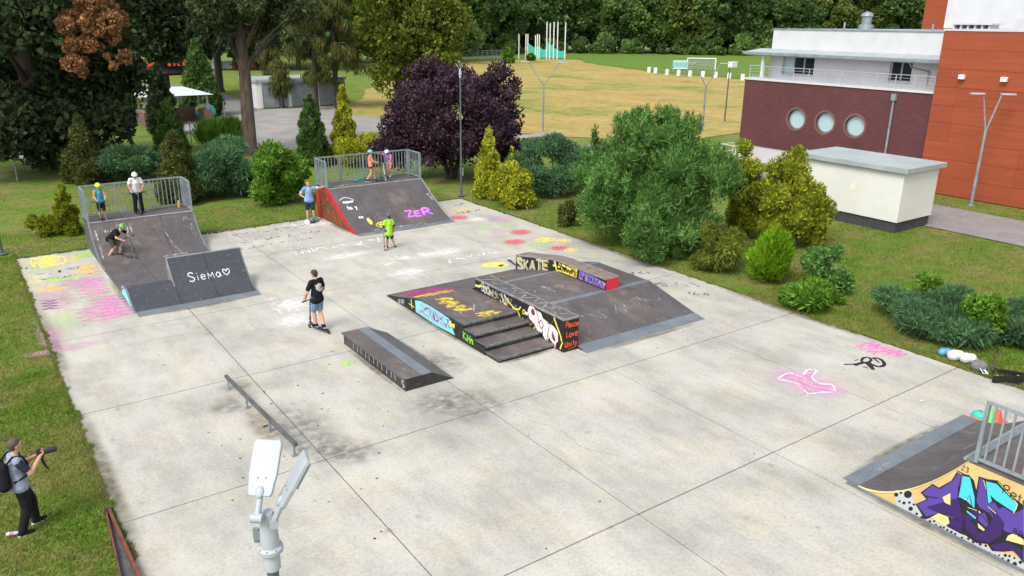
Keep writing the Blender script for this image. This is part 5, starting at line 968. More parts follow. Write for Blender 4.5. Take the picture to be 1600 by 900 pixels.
shrub('spreading_juniper', 'layered blue green juniper between the quarter pipe and leafy shrub', 'juniper', 352, 314, clumps((0, 0, 1.3), (1.6, 1.5, 1.25), 26, .7, 47, squash=.65), 22000, .26, .05, 'juniper', 47, 1.6, up=.1, rnd=.45)
shrub('leafy_shrub', 'bright green leafy shrub behind the man in the blue shirt', 'shrub', 437, 327, clumps((0, 0, 1.25), (1.35, 1.25, 1.15), 24, .6, 48), 13000, .19, .09, 'bright', 48, 1.4)
shrub('dark_spruce', 'dark blue green conifer behind the red sided ramp', 'conifer', 490, 262, conecl(4.2, 1.15, 24, 49, pw=.5), 11000, .26, .07, 'spruce', 49, 1.0, up=.9, rnd=.5)
shrub('yellow_conifer', 'tall narrow yellow conifer behind the red sided ramp', 'conifer', 541, 258, conecl(4.7, 1.05, 26, 50, pw=.65), 12000, .22, .10, 'yellow', 50, 1.0, up=.6)
shrub('yellow_hedge', 'low yellow conifer hedge seen above the ramp railing', 'hedge', 576, 262, clumps((0, 0, .9), (1.9, 1.2, .6), 20, .6, 51), 9000, .18, .08, 'yellow', 51, 1.4, up=.7)
shrub('conifer_tree', 'dense dark green conifer beside the picnic shelter, taller', 'conifer', 318, 184, conecl(6.6, 2.0, 34, 52, pw=.6), 12000, .4, .16, 'spruce', 52, 1.8, up=.5)
shrub('conifer_tree', 'dark conifer growing in the gap of the shelter roof', 'conifer', 258, 212, conecl(5.2, 1.4, 26, 53, pw=.6), 9000, .34, .12, 'dark', 53, 1.0, up=.5)
shrub('conifer_tree', 'broad dark green conifer left of the picnic shelter', 'conifer', 186, 194, conecl(5.9, 2.1, 32, 54, pw=.65)+clumps((-1.6, -.8, .9), (1.4, 1.1, .7), 8, .7, 55), 13000, .4, .16, 'spruce', 54, 1.8, up=.4)
shrub('tall_grass_clump', 'tall green reed clump by the bare tree trunk', 'reeds', 345, 234, clumps((0, 0, .8), (2.0, 1.3, .6), 14, .7, 56), 6000, .7, .05, 'bright', 56, 1.2, core=0, up=2.5, rnd=.3)
shrub('leafy_shrub', 'round green shrub on the far field near the throwing cage', 'shrub', 793, 99, clumps((0, 0, 1.3), (1.2, 1.2, 1.0), 8, .8, 57), 1500, .7, .5, 'bright', 57, 1)
shrub('leafy_shrub', 'small round shrub standing in front of the throwing cage', 'shrub', 829, 95, clumps((0, 0, .9), (1.2, 1.0, .6), 6, .7, 58), 900, .7, .5, 'bright', 58, 1)

def tree(name, label, base, trunk, cl, n, L, W, mat, seed, limbs=6, bark='barkdark', core=0, **kw):
    t = thing(name, label, 'tree', base); h, r = trunk
    obj('trunk', MB().path([(0, 0, -.1), (0, 0, .5), (.1, 0, h*.4), (0, .1, h*.75), (.1, 0, h)], [r*1.5, r*1.05, r*.85, r*.65, r*.35], 12), M[bark], t, False, smooth=True)
    rr = random.Random(seed); cs = [c for c in cl]
    for k in range(limbs):
        c = rr.choice(cs); z = min(max(c[2]*.6, h*.35), h*.95); m_ = ((c[0])*.5, c[1]*.5, (z+c[2])/2+.3)
        obj('limb', MB().path([(0, 0, z), m_, (c[0], c[1], c[2])], [r*.38, r*.2, r*.07], 6), M[bark], t, False)
    crown(t, cl, n, L, W, LM[mat], seed, core, **kw); return t
def rel(base, px, py, d): p = hd(px, py, d); return (p[0]-base[0], p[1]-base[1], p[2])
# big dark tree on the left
b_ = place(68, 262, .4); D = 53.5
cl = clumps(rel(b_, 20, 60, D), (5.6, 5.6, 6.5), 60, 1.7, 60, .5)+clumps(rel(b_, 85, 190, D-2), (4.0, 3, 1.6), 22, 1.1, 61)+clumps(rel(b_, 10, 195, D-2), (3.0, 3, 1.4), 12, 1.1, 62)+clumps(rel(b_, 165, 150, D), (1.6, 2, 3), 12, 1.1, 63)
dt = tree('dark_broadleaf_tree', 'huge dark green tree, partly dried rusty brown, with thick flared grey trunk', b_, (14, .62), cl, 42000, .42, .26, 'dark', 60, 8, 'bark')
cl = clumps(rel(b_, 142, 38, 47.0), (2.0, 1.3, 2.3), 46, .36, 64, .05)+clumps(rel(b_, 125, 92, 47.0), (.6, .8, .7), 9, .36, 65)+clumps(rel(b_, 165, 15, 47.0), (.9, .9, 1.0), 9, .45, 59)
crown(dt, cl, 13000, .18, .12, LM['dry'], 64, 0, 'dry_crown')['label'] = 'rusty brown dried part of the crown'
for c in cl[::7]: obj('limb', MB().path([(0, 0, 9), (c[0]*.5, c[1]*.5, (9+c[2])/2), c[:3]], [.16, .1, .03], 6), M['barkdark'], dt, False)
b_ = place(262, 165, 6); d_ = math.hypot(b_[0]-CAM[0], b_[1]-CAM[1]); cl = clumps(rel(b_, 255, 10, d_), (6.2, 6, 6.8), 46, 2.0, 66, .4)
tree('dark_broadleaf_tree', 'dark tree behind the conifers and picnic shelter roof', b_, (16, .5), cl, 20000, .6, .38, 'dark', 66)
b_ = place(345, 150, 6); d_ = math.hypot(b_[0]-CAM[0], b_[1]-CAM[1]); cl = clumps(rel(b_, 345, -10, d_), (5.5, 6, 5.6), 34, 1.9, 67, .4)
tree('broadleaf_tree', 'grey green tree behind the bare trunk', b_, (16, .45), cl, 15000, .6, .36, 'greytree', 67)
# bare-trunk tree
b_ = place(392, 241, .3); cl = clumps(rel(b_, 400, -10, 54.5), (4.0, 4, 2.6), 40, .95, 68, .3)+clumps(rel(b_, 330, 20, 54), (1.8, 2, 1.6), 12, .7, 69)+clumps(rel(b_, 445, 45, 54), (1.3, 2, 1.8), 10, .6, 70)
bt = tree('pine_tree', 'tall tree with long bare brown trunk and thin grey green crown', b_, (13, .43), cl, 14000, .42, .13, 'greytree', 68, 10, 'bark', up=-.2)
rr = random.Random(4)
for k in range(26):
    z = rr.uniform(7.2, 11); a = rr.uniform(0, 6.28); l = rr.uniform(1.4, 3.2); P = [(0, 0, z), (l*.5*math.cos(a), l*.5*math.sin(a), z+.2), (l*math.cos(a), l*math.sin(a), z-rr.uniform(.2, 1.4))]
    obj('twig', MB().path(P, [.05, .03, .012], 5), M['twig'], bt, False)
    for q in range(2):
        a2 = a+rr.uniform(-.7, .7); s_ = P[1]; obj('twig', MB().path([s_, (s_[0]+l*.45*math.cos(a2), s_[1]+l*.45*math.sin(a2), s_[2]-rr.uniform(.1, .9))], [.025, .01], 4), M['twig'], bt, False)
# larches with drooping boughs
def larch(label, px, py, tops, R, seed, h, dens=14000):
    b_ = place(px, py, 1); d_ = math.hypot(b_[0]-CAM[0], b_[1]-CAM[1]); rr = random.Random(seed); cl = []; t = thing('larch_tree', label, 'tree', b_)
    obj('trunk', MB().path([(0, 0, -.1), (.05, 0, h*.5), (0, 0, h)], [.26, .18, .08], 9), M['barkdark'], t, False, smooth=True)
    z0 = rel(b_, px, tops, d_)[2]
    for k in range(46):
        z = rr.uniform(z0, h); a = rr.uniform(0, 6.28); l = R*rr.uniform(.55, 1)*(1-.35*(z-z0)/(h-z0)); e = (l*math.cos(a), l*math.sin(a), z-l*.25)
        obj('bough', MB().path([(0, 0, z), (e[0]*.55, e[1]*.55, z+.12), e], [.06, .035, .015], 5), M['twig'], t, False)
        for q in (.35, .55, .75, .95): cl.append((e[0]*q, e[1]*q, z-l*.25*q-.35, .42, .42, .55))
    crown(t, cl, dens, .5, .07, LM['larch'], seed, 0, up=-1.6, out=.3, rnd=.35)
larch('olive larch with drooping boughs before the grey garages', 495, 172, 118, 3.6, 80, 15)
larch('olive larch with drooping boughs at the straw field corner', 527, 170, 112, 3.8, 81, 15)
larch('thin young weeping larch in front of the garage doors', 441, 170, 140, 1.2, 82, 4.6, 4000)
larch('slender weeping larch near the bare trunk and garages', 425, 160, 135, 1.6, 83, 7, 5000)
b_ = place(625, 176, 4); d_ = math.hypot(b_[0]-CAM[0], b_[1]-CAM[1]); cl = clumps(rel(b_, 635, 30, d_), (5.2, 5.0, 6.2), 60, 1.5, 84, .45)+clumps(rel(b_, 690, 80, d_-2), (1.8, 2, 2.4), 12, 1.0, 85)+clumps(rel(b_, 625, 110, d_-2), (2.0, 2, 1.4), 8, .8, 86)
tree('oak_tree', 'yellow green broadleaf tree behind the dark purple tree', b_, (13, .4), cl, 26000, .42, .28, 'oak', 84, 10)
# purple tree
b_ = place(706, 300, 4.0); pt = thing('purple_plum_tree', 'broad dark purple leaved tree behind the ramps', 'tree', b_); rr = random.Random(9)
for k in range(6): a = k*1.05; obj('trunk', MB().path([(.15*math.cos(a), .15*math.sin(a), -.1), (.6*math.cos(a), .6*math.sin(a), 1.6), (2.1*math.cos(a), 2.1*math.sin(a), 4.2)], [.14, .11, .04], 7), M['barkdark'], pt, False)
cl = clumps((0, 0, 3.3), (3.5, 3.4, 2.1), 70, .85, 90, .5)+clumps((-.9, .6, 5.3), (1.5, 1.5, .6), 10, .6, 91)+clumps((2.4, -1.2, 4.9), (1.2, 1.2, .9), 9, .6, 92)+clumps((-2.8, 1.0, 1.6), (1.2, 1.4, .9), 12, .7, 93)+clumps((2.6, -1.8, 1.5), (.9, .9, .7), 8, .6, 94)
crown(pt, cl, 42000, .2, .11, LM['purple'], 90, .5, up=.4)
# the wood beyond the fields
vars_ = []
rr = random.Random(21)
for v in range(6):
    g_ = clumps((0, 0, 12), (5.4, 5.4, 8.5), 34, 2.3, 100+v, .5)+clumps((0, 0, 5), (4.2, 4.2, 3), 10, 1.7, 120+v)
    V, Q = leaves([c for c in g_], 6500, 1.05, .75, 140+v, up=.1); vars_.append(npmesh('crown_source', V, Q, LM[('wood1', 'wood2', 'wood3', 'wood2', 'wood1', 'wood2')[v]]))
tk = obj('trunk_source', MB().path([(0, 0, -.2), (.1, 0, 5), (0, .2, 12), (0, 0, 18)], [.4, .32, .2, .05], 7), M['barkdark'])
bv = []
for v in range(2):
    V, Q = leaves(clumps((0, 0, 1.6), (2.6, 2.4, 1.5), 10, 1.1, 160+v), 1500, .8, .55, 170+v); bv.append(npmesh('shrub_source', V, Q, LM[('wood1', 'wood1')[v]]))
wl = ['dark', 'mid', 'light']
def wood_tree(x, y, v, s, group, label):
    t = thing('woodland_tree', label, 'tree', (x, y, -.06), rr.uniform(0, 6.28), group); t.scale = (s*rr.uniform(.9, 1.15), s*rr.uniform(.9, 1.15), s)
    for src, nm in ((vars_[v], 'crown'), (tk, 'trunk')): c = src.copy(); C.objects.link(c); c.name = nm; c.parent = t
LB = {0: 'mid green broadleaf tree in the wood beyond the fields', 1: 'dark green broadleaf tree in the wood beyond the fields', 2: 'light olive green broadleaf tree in the wood beyond the fields'}
VL = [0, 1, 2, 1, 0, 1]
for row, (dd, off) in enumerate(((4, 0), (13, .5), (24, .2))):
    for k in range(24):
        px = 690+ (k+off)*35; py = 83+max(0, (px-900))*.012+max(0, 820-px)*.05
        if px > 1500: continue
        q = place(px+rr.uniform(-9, 9), py, dd+rr.uniform(-2, 2)); v = rr.randrange(6)
        wood_tree(q[0], q[1], v, rr.uniform(.85, 1.2)*(.78 if px > 1430 else 1), 'woodland trees', LB[VL[v]])
for k in range(26):
    px = 690+k*31; py = 83+max(0, (px-900))*.012+max(0, 820-px)*.05; q = place(px+rr.uniform(-8, 8), py, rr.uniform(-2.5, 1.5)); t = thing('woodland_shrub', 'green undergrowth bush along the edge of the far wood', 'bush', q, rr.uniform(0, 6), 'bushes at the edge of the wood'); s = rr.uniform(.7, 1.5); t.scale = (s, s, s)
    c = rr.choice(bv).copy(); C.objects.link(c); c.name = 'crown'; c.parent = t
for k in range(26):
    px = -60+k*31; q = place(px, 108 - (px > 500)*8+rr.uniform(-3, 3), rr.uniform(0, 14)); wood_tree(q[0], q[1], rr.choice((0, 1, 3, 5)), rr.uniform(.8, 1.1), 'trees behind the sports ground', LB[1] if False else 'background tree screening the sports ground behind the conifers')
for o in vars_+[tk]+bv: bpy.data.objects.remove(o)
# ------------------------------------------------------------------ grass
def bladesmat():
    m, t, out = base_mat('grass blades'); g = nd(t, 'ShaderNodeNewGeometry')
    col = ramp(t, g.outputs['Random Per Island'], [(0, (.078, .15, .017)), (.55, (.14, .212, .028)), (1, (.21, .29, .055))])
    col = mixc(t, ramp(t, noise(t, .55, 7, .72), [(.42, 0.), (.6, .85)]), col, (.30, .245, .095)); col = mixc(t, 1., col, ramp(t, noise(t, 2.5, 4, .6), [(.3, .7), (.65, 1.2)]), 'MULTIPLY')
    p = nd(t, 'ShaderNodeBsdfDiffuse'); tr_ = nd(t, 'ShaderNodeBsdfTranslucent'); mx = nd(t, 'ShaderNodeMixShader', i0=.3)
    t.links.new(col, p.inputs[0]); t.links.new(col, tr_.inputs[0]); t.links.new(p.outputs[0], mx.inputs[1]); t.links.new(tr_.outputs[0], mx.inputs[2]); t.links.new(mx.outputs[0], out.inputs[0]); return m
M['blade'] = bladesmat()
def grass(name, label, boxes, seed, h=.055):
    r = np.random.default_rng(seed); Ps = []
    for x0, x1, y0, y1, dens in boxes: n = int((x1-x0)*(y1-y0)*dens); Ps.append(np.stack([r.uniform(x0, x1, n), r.uniform(y0, y1, n)], 1))
    P = np.concatenate(Ps); n = len(P); a = r.uniform(0, 6.283, n); w_ = r.uniform(.006, .014, n); hh = h*r.uniform(.5, 1.5, n); ln = r.normal(size=(n, 2))*.03
    dx, dy = np.cos(a)*w_, np.sin(a)*w_; z = np.full(n, -.062)
    V = np.stack([np.stack([P[:, 0]-dx, P[:, 1]-dy, z], 1), np.stack([P[:, 0]+dx, P[:, 1]+dy, z], 1), np.stack([P[:, 0]+ln[:, 0], P[:, 1]+ln[:, 1], z+hh], 1)], 1).reshape(-1, 3)
    o = npmesh(name, V, np.arange(n*3).reshape(n, 3), M['blade'], k=3); return tag(o, label, 'grass', kind='stuff')
grass('lawn_grass', 'short patchy green grass on the lawn along the left pad edge', [(-5.5, .015, 6, 18, 1500), (-5.5, .015, 18, 30, 800), (-6, 19, 29.43, 34, 420), (-4, 8, 34, 46, 130)], 1)
grass('lawn_grass', 'short green grass on the lawn along the right pad edge', [(19.11, 22, -2, 12, 900), (22, 33.2, 2, 16, 420), (19.11, 26, 12, 29, 300), (37.6, 40.7, 5, 18, 250)], 2, .07)
def fringe(seed, segs, w=.05):
    r = np.random.default_rng(seed); V = []
    for x0, y0, x1, y1, n in segs:
        t = r.random(n); cl_ = np.clip(sum(np.sin(t*f_+r.uniform(0, 6))*a_ for f_, a_ in ((31, .35), (83, .35), (190, .3), (437, .3)))+.2, .05, 1)*w*2; x = x0+(x1-x0)*t; y = y0+(y1-y0)*t; nx, ny = -(y1-y0), (x1-x0); L_ = math.hypot(nx, ny); o_ = r.uniform(-.05, 1, n)*cl_
        x += nx/L_*o_; y += ny/L_*o_; a = r.uniform(0, 6.283, n); ww_ = r.uniform(.006, .014, n); hh = r.uniform(.02, .08, n); dx, dy = np.cos(a)*ww_, np.sin(a)*ww_
        V.append(np.stack([np.stack([x-dx, y-dy, hh*0-.01], 1), np.stack([x+dx, y+dy, hh*0-.01], 1), np.stack([x+r.normal(size=n)*.03, y+r.normal(size=n)*.03, hh], 1)], 1).reshape(-1, 3))
    V = np.concatenate(V); o = npmesh('edge_grass', V, np.arange(len(V)).reshape(-1, 3), M['blade'], k=3); return tag(o, 'ragged grass creeping over the concrete pad rim', 'grass', kind='stuff')
fringe(3, [(0, 30, 0, 5, 16000), (19.1, -2, 19.1, 29.4, 16000), (19.1, 29.4, 0, 29.4, 9000)], .06)

# ------------------------------------------------------------------ people
def cap(mb, a, b, ra, rb, n=10):
    a = np.array(a, float); b = np.array(b, float); mb.ball(a, ra, n, 6); mb.ball(b, rb, n, 6)
    if np.linalg.norm(b-a) > 1e-4: mb.path([a, b], [ra, rb], n)
def remesh(name, mb, mat, parent, vox, smooth=3):
    me = bpy.data.meshes.new('tmp'); me.from_pydata(mb.v, [], mb.f); bm = bmesh.new(); bm.from_mesh(me); bmesh.ops.recalc_face_normals(bm, faces=bm.faces); bm.to_mesh(me); bm.free()
    o = bpy.data.objects.new('tmp', me); C.objects.link(o)
    m = o.modifiers.new('r', 'REMESH'); m.mode = 'VOXEL'; m.voxel_size = vox
    if smooth: s = o.modifiers.new('s', 'SMOOTH'); s.factor = .5; s.iterations = smooth
    dg = bpy.context.evaluated_depsgraph_get(); nm = bpy.data.meshes.new_from_object(o.evaluated_get(dg)); bpy.data.objects.remove(o); nm.name = name
    return link(name, nm, mat, parent, False, True)
BASE = dict(pelvis=(0, 0, .95), chest=(0, 0, 1.28), neck=(0, .005, 1.47), head=(0, .03, 1.62),
            shL=(-.175, 0, 1.41), shR=(.175, 0, 1.41), elL=(-.24, -.02, 1.14), elR=(.24, -.02, 1.14), wrL=(-.25, .06, .90), wrR=(.25, .06, .90),
            hipL=(-.085, 0, .93), hipR=(.085, 0, .93), knL=(-.10, .03, .51), knR=(.10, .03, .51), anL=(-.11, 0, .085), anR=(.11, 0, .085))
def person(label, loc, rz, h, pose=None, skin='fair', shirt='white cloth', sleeve='short', legs='shorts', legcol='black cloth', shoe='black cloth', hair='hair', helmet=None, look=(0, 1, 0), head_s=1., girth=1., long_shirt=0., extra=None, sleevecol=None, hands=None, knee=None):
    t = thing('person', label, 'person', loc, rz); s = h/1.75; J = dict(BASE); J.update(pose or {}); J = {k: np.array(v, float)*s for k, v in J.items()}
    skm = M['skinA' if skin == 'fair' else 'skinB']; g = girth*s; body = MB()
    # trunk
    cap(body, J['hipL'], J['hipR'], .095*g, .095*g); cap(body, J['pelvis'], (J['pelvis']+J['chest'])/2, .115*g, .11*g); cap(body, (J['pelvis']+J['chest'])/2, J['chest'], .115*g, .13*g); cap(body, J['shL'], J['shR'], .06*g, .06*g); cap(body, J['chest'], (J['shL']+J['shR'])/2, .12*g, .075*g)
    cap(body, J['neck']-np.array((0, 0, .06*s)), J['neck'], .058*g, .05*g); cap(body, J['neck'], J['head'], .048*g, .05*s)
    hs_ = s*head_s; L = norm(np.array(look, float)); R_ = norm(np.cross(L, (0, 0, 1))); U_ = np.cross(R_, L); H = J['head']
    def hp(x, y, z): return H+(R_*x+L*y+U_*z)*hs_
    cap(body, hp(0, -.018, .025), hp(0, .012, .03), .088*hs_, .084*hs_, 14); cap(body, hp(0, .03, -.03), hp(0, .045, -.07), .064*hs_, .045*hs_); cap(body, hp(0, .085, .012), hp(0, .108, -.018), .011*hs_, .016*hs_, 8)
    for sx_ in (-1, 1): cap(body, hp(sx_*.083, -.01, .012), hp(sx_*.088, -.015, -.022), .014*hs_, .010*hs_, 8)
    for c in 'LR':
        sg = -1 if c == 'L' else 1
        cap(body, J['sh'+c], J['el'+c], .052*g, .041*g); cap(body, J['el'+c], J['wr'+c], .041*g, .028*g)
        cap(body, J['hip'+c], J['kn'+c], .085*g, .056*g); cap(body, J['kn'+c], (J['kn'+c]*.6+J['an'+c]*.4), .056*g, .056*g); cap(body, (J['kn'+c]*.6+J['an'+c]*.4), J['an'+c], .056*g, .036*g)
        d = norm(J['wr'+c]-J['el'+c]); hdv = (hands or {}).get(c)
        fd = norm(np.array(hdv[0], float)) if hdv else d; curl = hdv[1] if hdv else .5
        side_ = norm(np.cross(fd, (0, 0, 1)) if abs(fd[2]) < .8 else np.array((0, 1., 0))); palmn = norm(np.cross(side_, fd))
        if palmn[2] > 0 and not hdv: palmn = -palmn
        w0 = J['wr'+c]; pc = w0+fd*.045*s
        for q in (-.024, -.008, .008, .024): cap(body, w0+side_*q*.7*s, w0+fd*.085*s+side_*q*s, .014*s, .0115*s, 6)
        for q, l in ((-.027, .058), (-.009, .072), (.009, .068), (.027, .050)):
            k0 = w0+fd*.088*s+side_*q*s; k1 = k0+(fd*(1-curl)+palmn*-curl*-1*.9)*l*.55*s*1.0; k2 = k1+(fd*(1-1.7*curl)+palmn*curl*1.3)*l*.5*s
            cap(body, k0, k1, .0095*s, .009*s, 6); cap(body, k1, k2, .009*s, .0075*s, 6)
        tb = w0+fd*.03*s+side_*(-.028 if sg > 0 else .028)*s; td = side_*(-1 if sg > 0 else 1); cap(body, tb, tb+(td*.6+fd*.6)*.035*s, .0125*s, .011*s, 6); cap(body, tb+(td*.6+fd*.6)*.035*s, tb+(td*.5+fd*.9)*.055*s+palmn*.012*s, .011*s, .009*s, 6)
        ft = norm(np.array((pose or {}).get('ft'+c, (sg*.15, 1, -.12)), float)); cap(body, J['an'+c]-np.array((0, 0, .03*s)), J['an'+c]+ft*.14*s-np.array((0, 0, .035*s)), .038*s, .03*s)
    ob_ = remesh('body', body, skm, t, .0105*s)
    # clothes
    sh_ = MB(); k = 1.0; low = J['pelvis']-(J['chest']-J['pelvis'])*(.12+long_shirt)
    cap(sh_, low+(J['hipL']-J['hipR'])*.5, low-(J['hipL']-J['hipR'])*.5, .126*g, .126*g); cap(sh_, low, (J['pelvis']+J['chest'])/2, .136*g, .138*g); cap(sh_, low+(J['hipL']-J['hipR'])*.42, (J['pelvis']+J['chest'])/2+(J['hipL']-J['hipR'])*.2, .124*g, .118*g); cap(sh_, low-(J['hipL']-J['hipR'])*.42, (J['pelvis']+J['chest'])/2-(J['hipL']-J['hipR'])*.2, .124*g, .118*g); cap(sh_, (J['pelvis']+J['chest'])/2, J['chest'], .138*g, .146*g); cap(sh_, J['chest'], (J['shL']+J['shR'])/2-np.array((0, 0, .01*s)), .14*g, .088*g); cap(sh_, J['shL'], J['shR'], .070*g, .070*g)
    for c in 'LR':
        if sleeve == 'none': continue
        sl_ = MB() if sleevecol else sh_
        f = {'short': .62, 'long': 1.0}[sleeve]; e = J['sh'+c]+(J['el'+c]-J['sh'+c])*f; cap(sl_, J['sh'+c], e, .067*g, .064*g)
        if sleevecol: remesh('sleeve', sl_, M[sleevecol], t, .013*s)
        if sleeve == 'long': cap(sl_, J['el'+c], J['el'+c]+(J['wr'+c]-J['el'+c])*.9, .058*g, .042*g)
    so = remesh('shirt', sh_, M[shirt], t, .013*s)
    tr_ = MB(); cap(tr_, J['hipL'], J['hipR'], .108*g, .108*g); cap(tr_, J['pelvis'], J['pelvis']+np.array((0, 0, .03*s)), .118*g, .116*g)
    for c in 'LR':
        if legs == 'shorts': e = J['hip'+c]+(J['kn'+c]-J['hip'+c])*.86; cap(tr_, J['hip'+c], e, .106*g, .092*g)
        elif legs == 'brief': e = J['hip'+c]+(J['kn'+c]-J['hip'+c])*.25; cap(tr_, J['hip'+c], e, .106*g, .1*g)
        else: cap(tr_, J['hip'+c], J['kn'+c], .108*g, .08*g); cap(tr_, J['kn'+c], J['an'+c]+(J['kn'+c]-J['an'+c])*.06, .08*g, .066*g)
    remesh('shorts' if legs != 'long' else 'trousers', tr_, M[legcol], t, .013*s)
    for c in 'LR':
        sg = -1 if c == 'L' else 1; ft = norm(np.array((pose or {}).get('ft'+c, (sg*.15, 1, -.12)), float)); a = J['an'+c]-np.array((0, 0, .035*s)); b = MB(); cap(b, a-ft*.035*s, a+ft*.15*s-np.array((0, 0, .006*s)), .05*s, .042*s); cap(b, a, J['an'+c]+np.array((0, 0, .01*s)), .048*s, .046*s)
        remesh('shoe', b, M[shoe], t, .012*s); so_ = MB().path([a-ft*.075*s-np.array((0, 0, .042*s)), a+ft*.185*s-np.array((0, 0, .042*s))], [.036*s, .03*s], 8); obj('sole', so_, M['white plastic'], t, False)
        if knee: b = MB(); b.ball(J['kn'+c]+np.array((0, .02*s, 0)), (.085*s, .085*s, .10*s), 12, 8); obj('knee_pad', b, M[knee], t, False, smooth=True)
    if helmet:
        b = MB(); c0 = hp(0, -.005, .035); b.ball((0, 0, 0), (.112*hs_, .132*hs_, .115*hs_), 18, 9, z0=-.12)
        Mx = Matrix(((R_[0], L[0], U_[0], c0[0]), (R_[1], L[1], U_[1], c0[1]), (R_[2], L[2], U_[2], c0[2]), (0, 0, 0, 1))); b.xf(Mx); hl = obj('helmet', b, M[helmet], t, False, smooth=True)
        for q in (-.05, 0, .05): v_ = MB().ball((q*hs_, .03*hs_, .108*hs_), (.012*hs_, .045*hs_, .012*hs_), 8, 5); obj('vent', v_.xf(Mx), M['darkgrey'], hl)
        for sx_ in (-1, 1): obj('strap', MB().tube(hp(sx_*.095, .01, .0), hp(sx_*.03, .05, -.105), .006*hs_, n=5), M['black'], hl)
    if hair:
        b = MB(); cap(b, hp(0, -.028, .04), hp(0, .0, .062), .096*hs_, .08*hs_, 12); cap(b, hp(0, -.05, -.02), hp(0, -.045, .03), .07*hs_, .085*hs_, 10)
        if hair == 'hairred' and helmet: cap(b, hp(0, -.08, -.05), hp(0, -.1, -.2), .035*hs_, .02*hs_)
        remesh('hair', b, M[hair], t, .013*s)
    for sx_ in (-1, 1): obj('eye', MB().ball(hp(sx_*.033, .083, .015), .0115*hs_, 8, 6), M['black'], t, False, smooth=True); obj('eyebrow', MB().tube(hp(sx_*.016, .092, .038), hp(sx_*.05, .08, .036), .005*hs_, n=5), M['hair'], t, False)
    obj('mouth', MB().tube(hp(-.024, .093, -.05), hp(.024, .093, -.05), .006*hs_, n=6), surf('lips', (.4, .14, .12)) if 'lips' not in bpy.data.materials else bpy.data.materials['lips'], t, False)
    if extra: extra(t, J, s, so)
    return t
def face(dx, dy): return math.atan2(-dx, dy)          # rotation that turns local +y to (dx, dy)
def emblem(so, parent, name, mat, polys, s, ysign=-1, off=.006):
    """print on the shirt: cast the outline onto the cloth"""
    me = so.data; bv_ = BVHTree.FromPolygons([v.co for v in me.vertices], [p.vertices for p in me.polygons]); mb = MB()
    for k, P in enumerate(polys):
        vs = []
        for x, z in P:
            h_ = bv_.ray_cast(Vector((x, ysign*1.0, z)), Vector((0, -ysign, 0))); y = h_[0].y if h_[0] else ysign*.15*s
            vs.append((x, y+ysign*(off+.0008*k), z))
        mb.add(vs, [tuple(range(len(vs)))])
    return obj(name, mb, M[mat], parent, False, fixn=False)
def grid_disc(cx, cz, r, n=20):
    out = []
    for k in range(n):
        a0, a1 = 2*math.pi*k/n, 2*math.pi*(k+1)/n
        for r0, r1 in ((0.02, .34), (.34, .67), (.67, 1)): out.append([(cx+r*r0*math.cos(a0), cz+r*r0*math.sin(a0)), (cx+r*r1*math.cos(a0), cz+r*r1*math.sin(a0)), (cx+r*r1*math.cos(a1), cz+r*r1*math.sin(a1)), (cx+r*r0*math.cos(a1), cz+r*r0*math.sin(a1))])
    return out
def scooter(label, loc, rz, col='black', bar='darkgrey', s=1., flat=False, tilt=0, group=None):
    t = thing('kick_scooter', label, 'scooter', loc, rz, group)
    Mx = Matrix.Rotation(math.radians(88), 4, 'Y') if flat else Matrix.Rotation(tilt, 4, 'X')
    def P(n, mb, m, sm=False, par=None): mb.xf(Matrix.Scale(s, 4)); mb.xf(Mx); return obj(n, mb, M[m], par or t, False, smooth=sm)
    P('deck', MB().prism([(-.055, -.27), (-.05, -.30), (.05, -.30), (.055, -.27), (.055, .20), (.02, .26), (-.02, .26), (-.055, .20)], 'z', .075, .1), col)
    P('grip_tape', MB().prism([(-.05, -.27), (.05, -.27), (.05, .19), (-.05, .19)], 'z', .101, .104), 'rubber')
    for y in (-.34, .36):
        wh = P('wheel', MB().path([(-.014, y, .056), (.014, y, .056)], .055, 18), 'rubber', True); P('hub', MB().path([(-.016, y, .056), (.016, y, .056)], .028, 12), bar, True, wh)
    P('rear_fork', MB().beam((0, -.28, .09), (0, -.36, .075), .06, .02), col); P('neck_tube', MB().tube((0, .22, .09), (0, .335, .20), .022), col, True); P('fork', MB().tube((0, .36, .085), (0, .325, .24), .02), bar, True)
    P('steering_tube', MB().tube((0, .335, .19), (0, .27, .80), .019), bar, True); P('clamp', MB().tube((0, .332, .23), (0, .323, .31), .028), 'darkgrey', True); P('handlebar', MB().tube((-.26, .27, .80), (.26, .27, .80), .014), bar, True)
    for x in (-.26, .14): P('grip', MB().tube((x, .27, .80), (x+.12, .27, .80), .019), 'rubber', True)
    return t
# skater in black shirt riding away
g = gp(499, 517); rz = face(-.3, 1.0)
scooter('black kick scooter ridden by the person in the alien print shirt', (g[0], g[1], .002), rz+.04, 'black', 'darkgrey', 1.1)
def skull(t, J, s, so):
    cz = 1.26*s; emblem(so, t, 'shirt_print', 'pgrey', grid_disc(0, cz, .115*s), s); emblem(so, t, 'shirt_print', 'pwhite', [[(x*s*.8, cz+z*s*.8) for x, z in P] for P in [[(-.15, .10), (-.08, .075), (-.06, .03), (-.10, .04)], [(.15, .10), (.10, .04), (.06, .03), (.08, .075)], [(-.08, .08), (0, .10), (.08, .08), (.075, .02), (0, .0), (-.075, .02)], [(-.075, .02), (0, .0), (.0, -.11), (-.03, -.09)], [(.075, .02), (.03, -.09), (0, -.11), (0, .0)]]], s, off=.009)
    emblem(so, t, 'shirt_print', 'pblack', [[(x*s*.8, cz+z*s*.8) for x, z in P] for P in [[(-.068, .03), (-.03, .0), (-.02, -.04), (-.05, -.03)], [(.068, .03), (.05, -.03), (.02, -.04), (.03, .0)]]], s, off=.015)
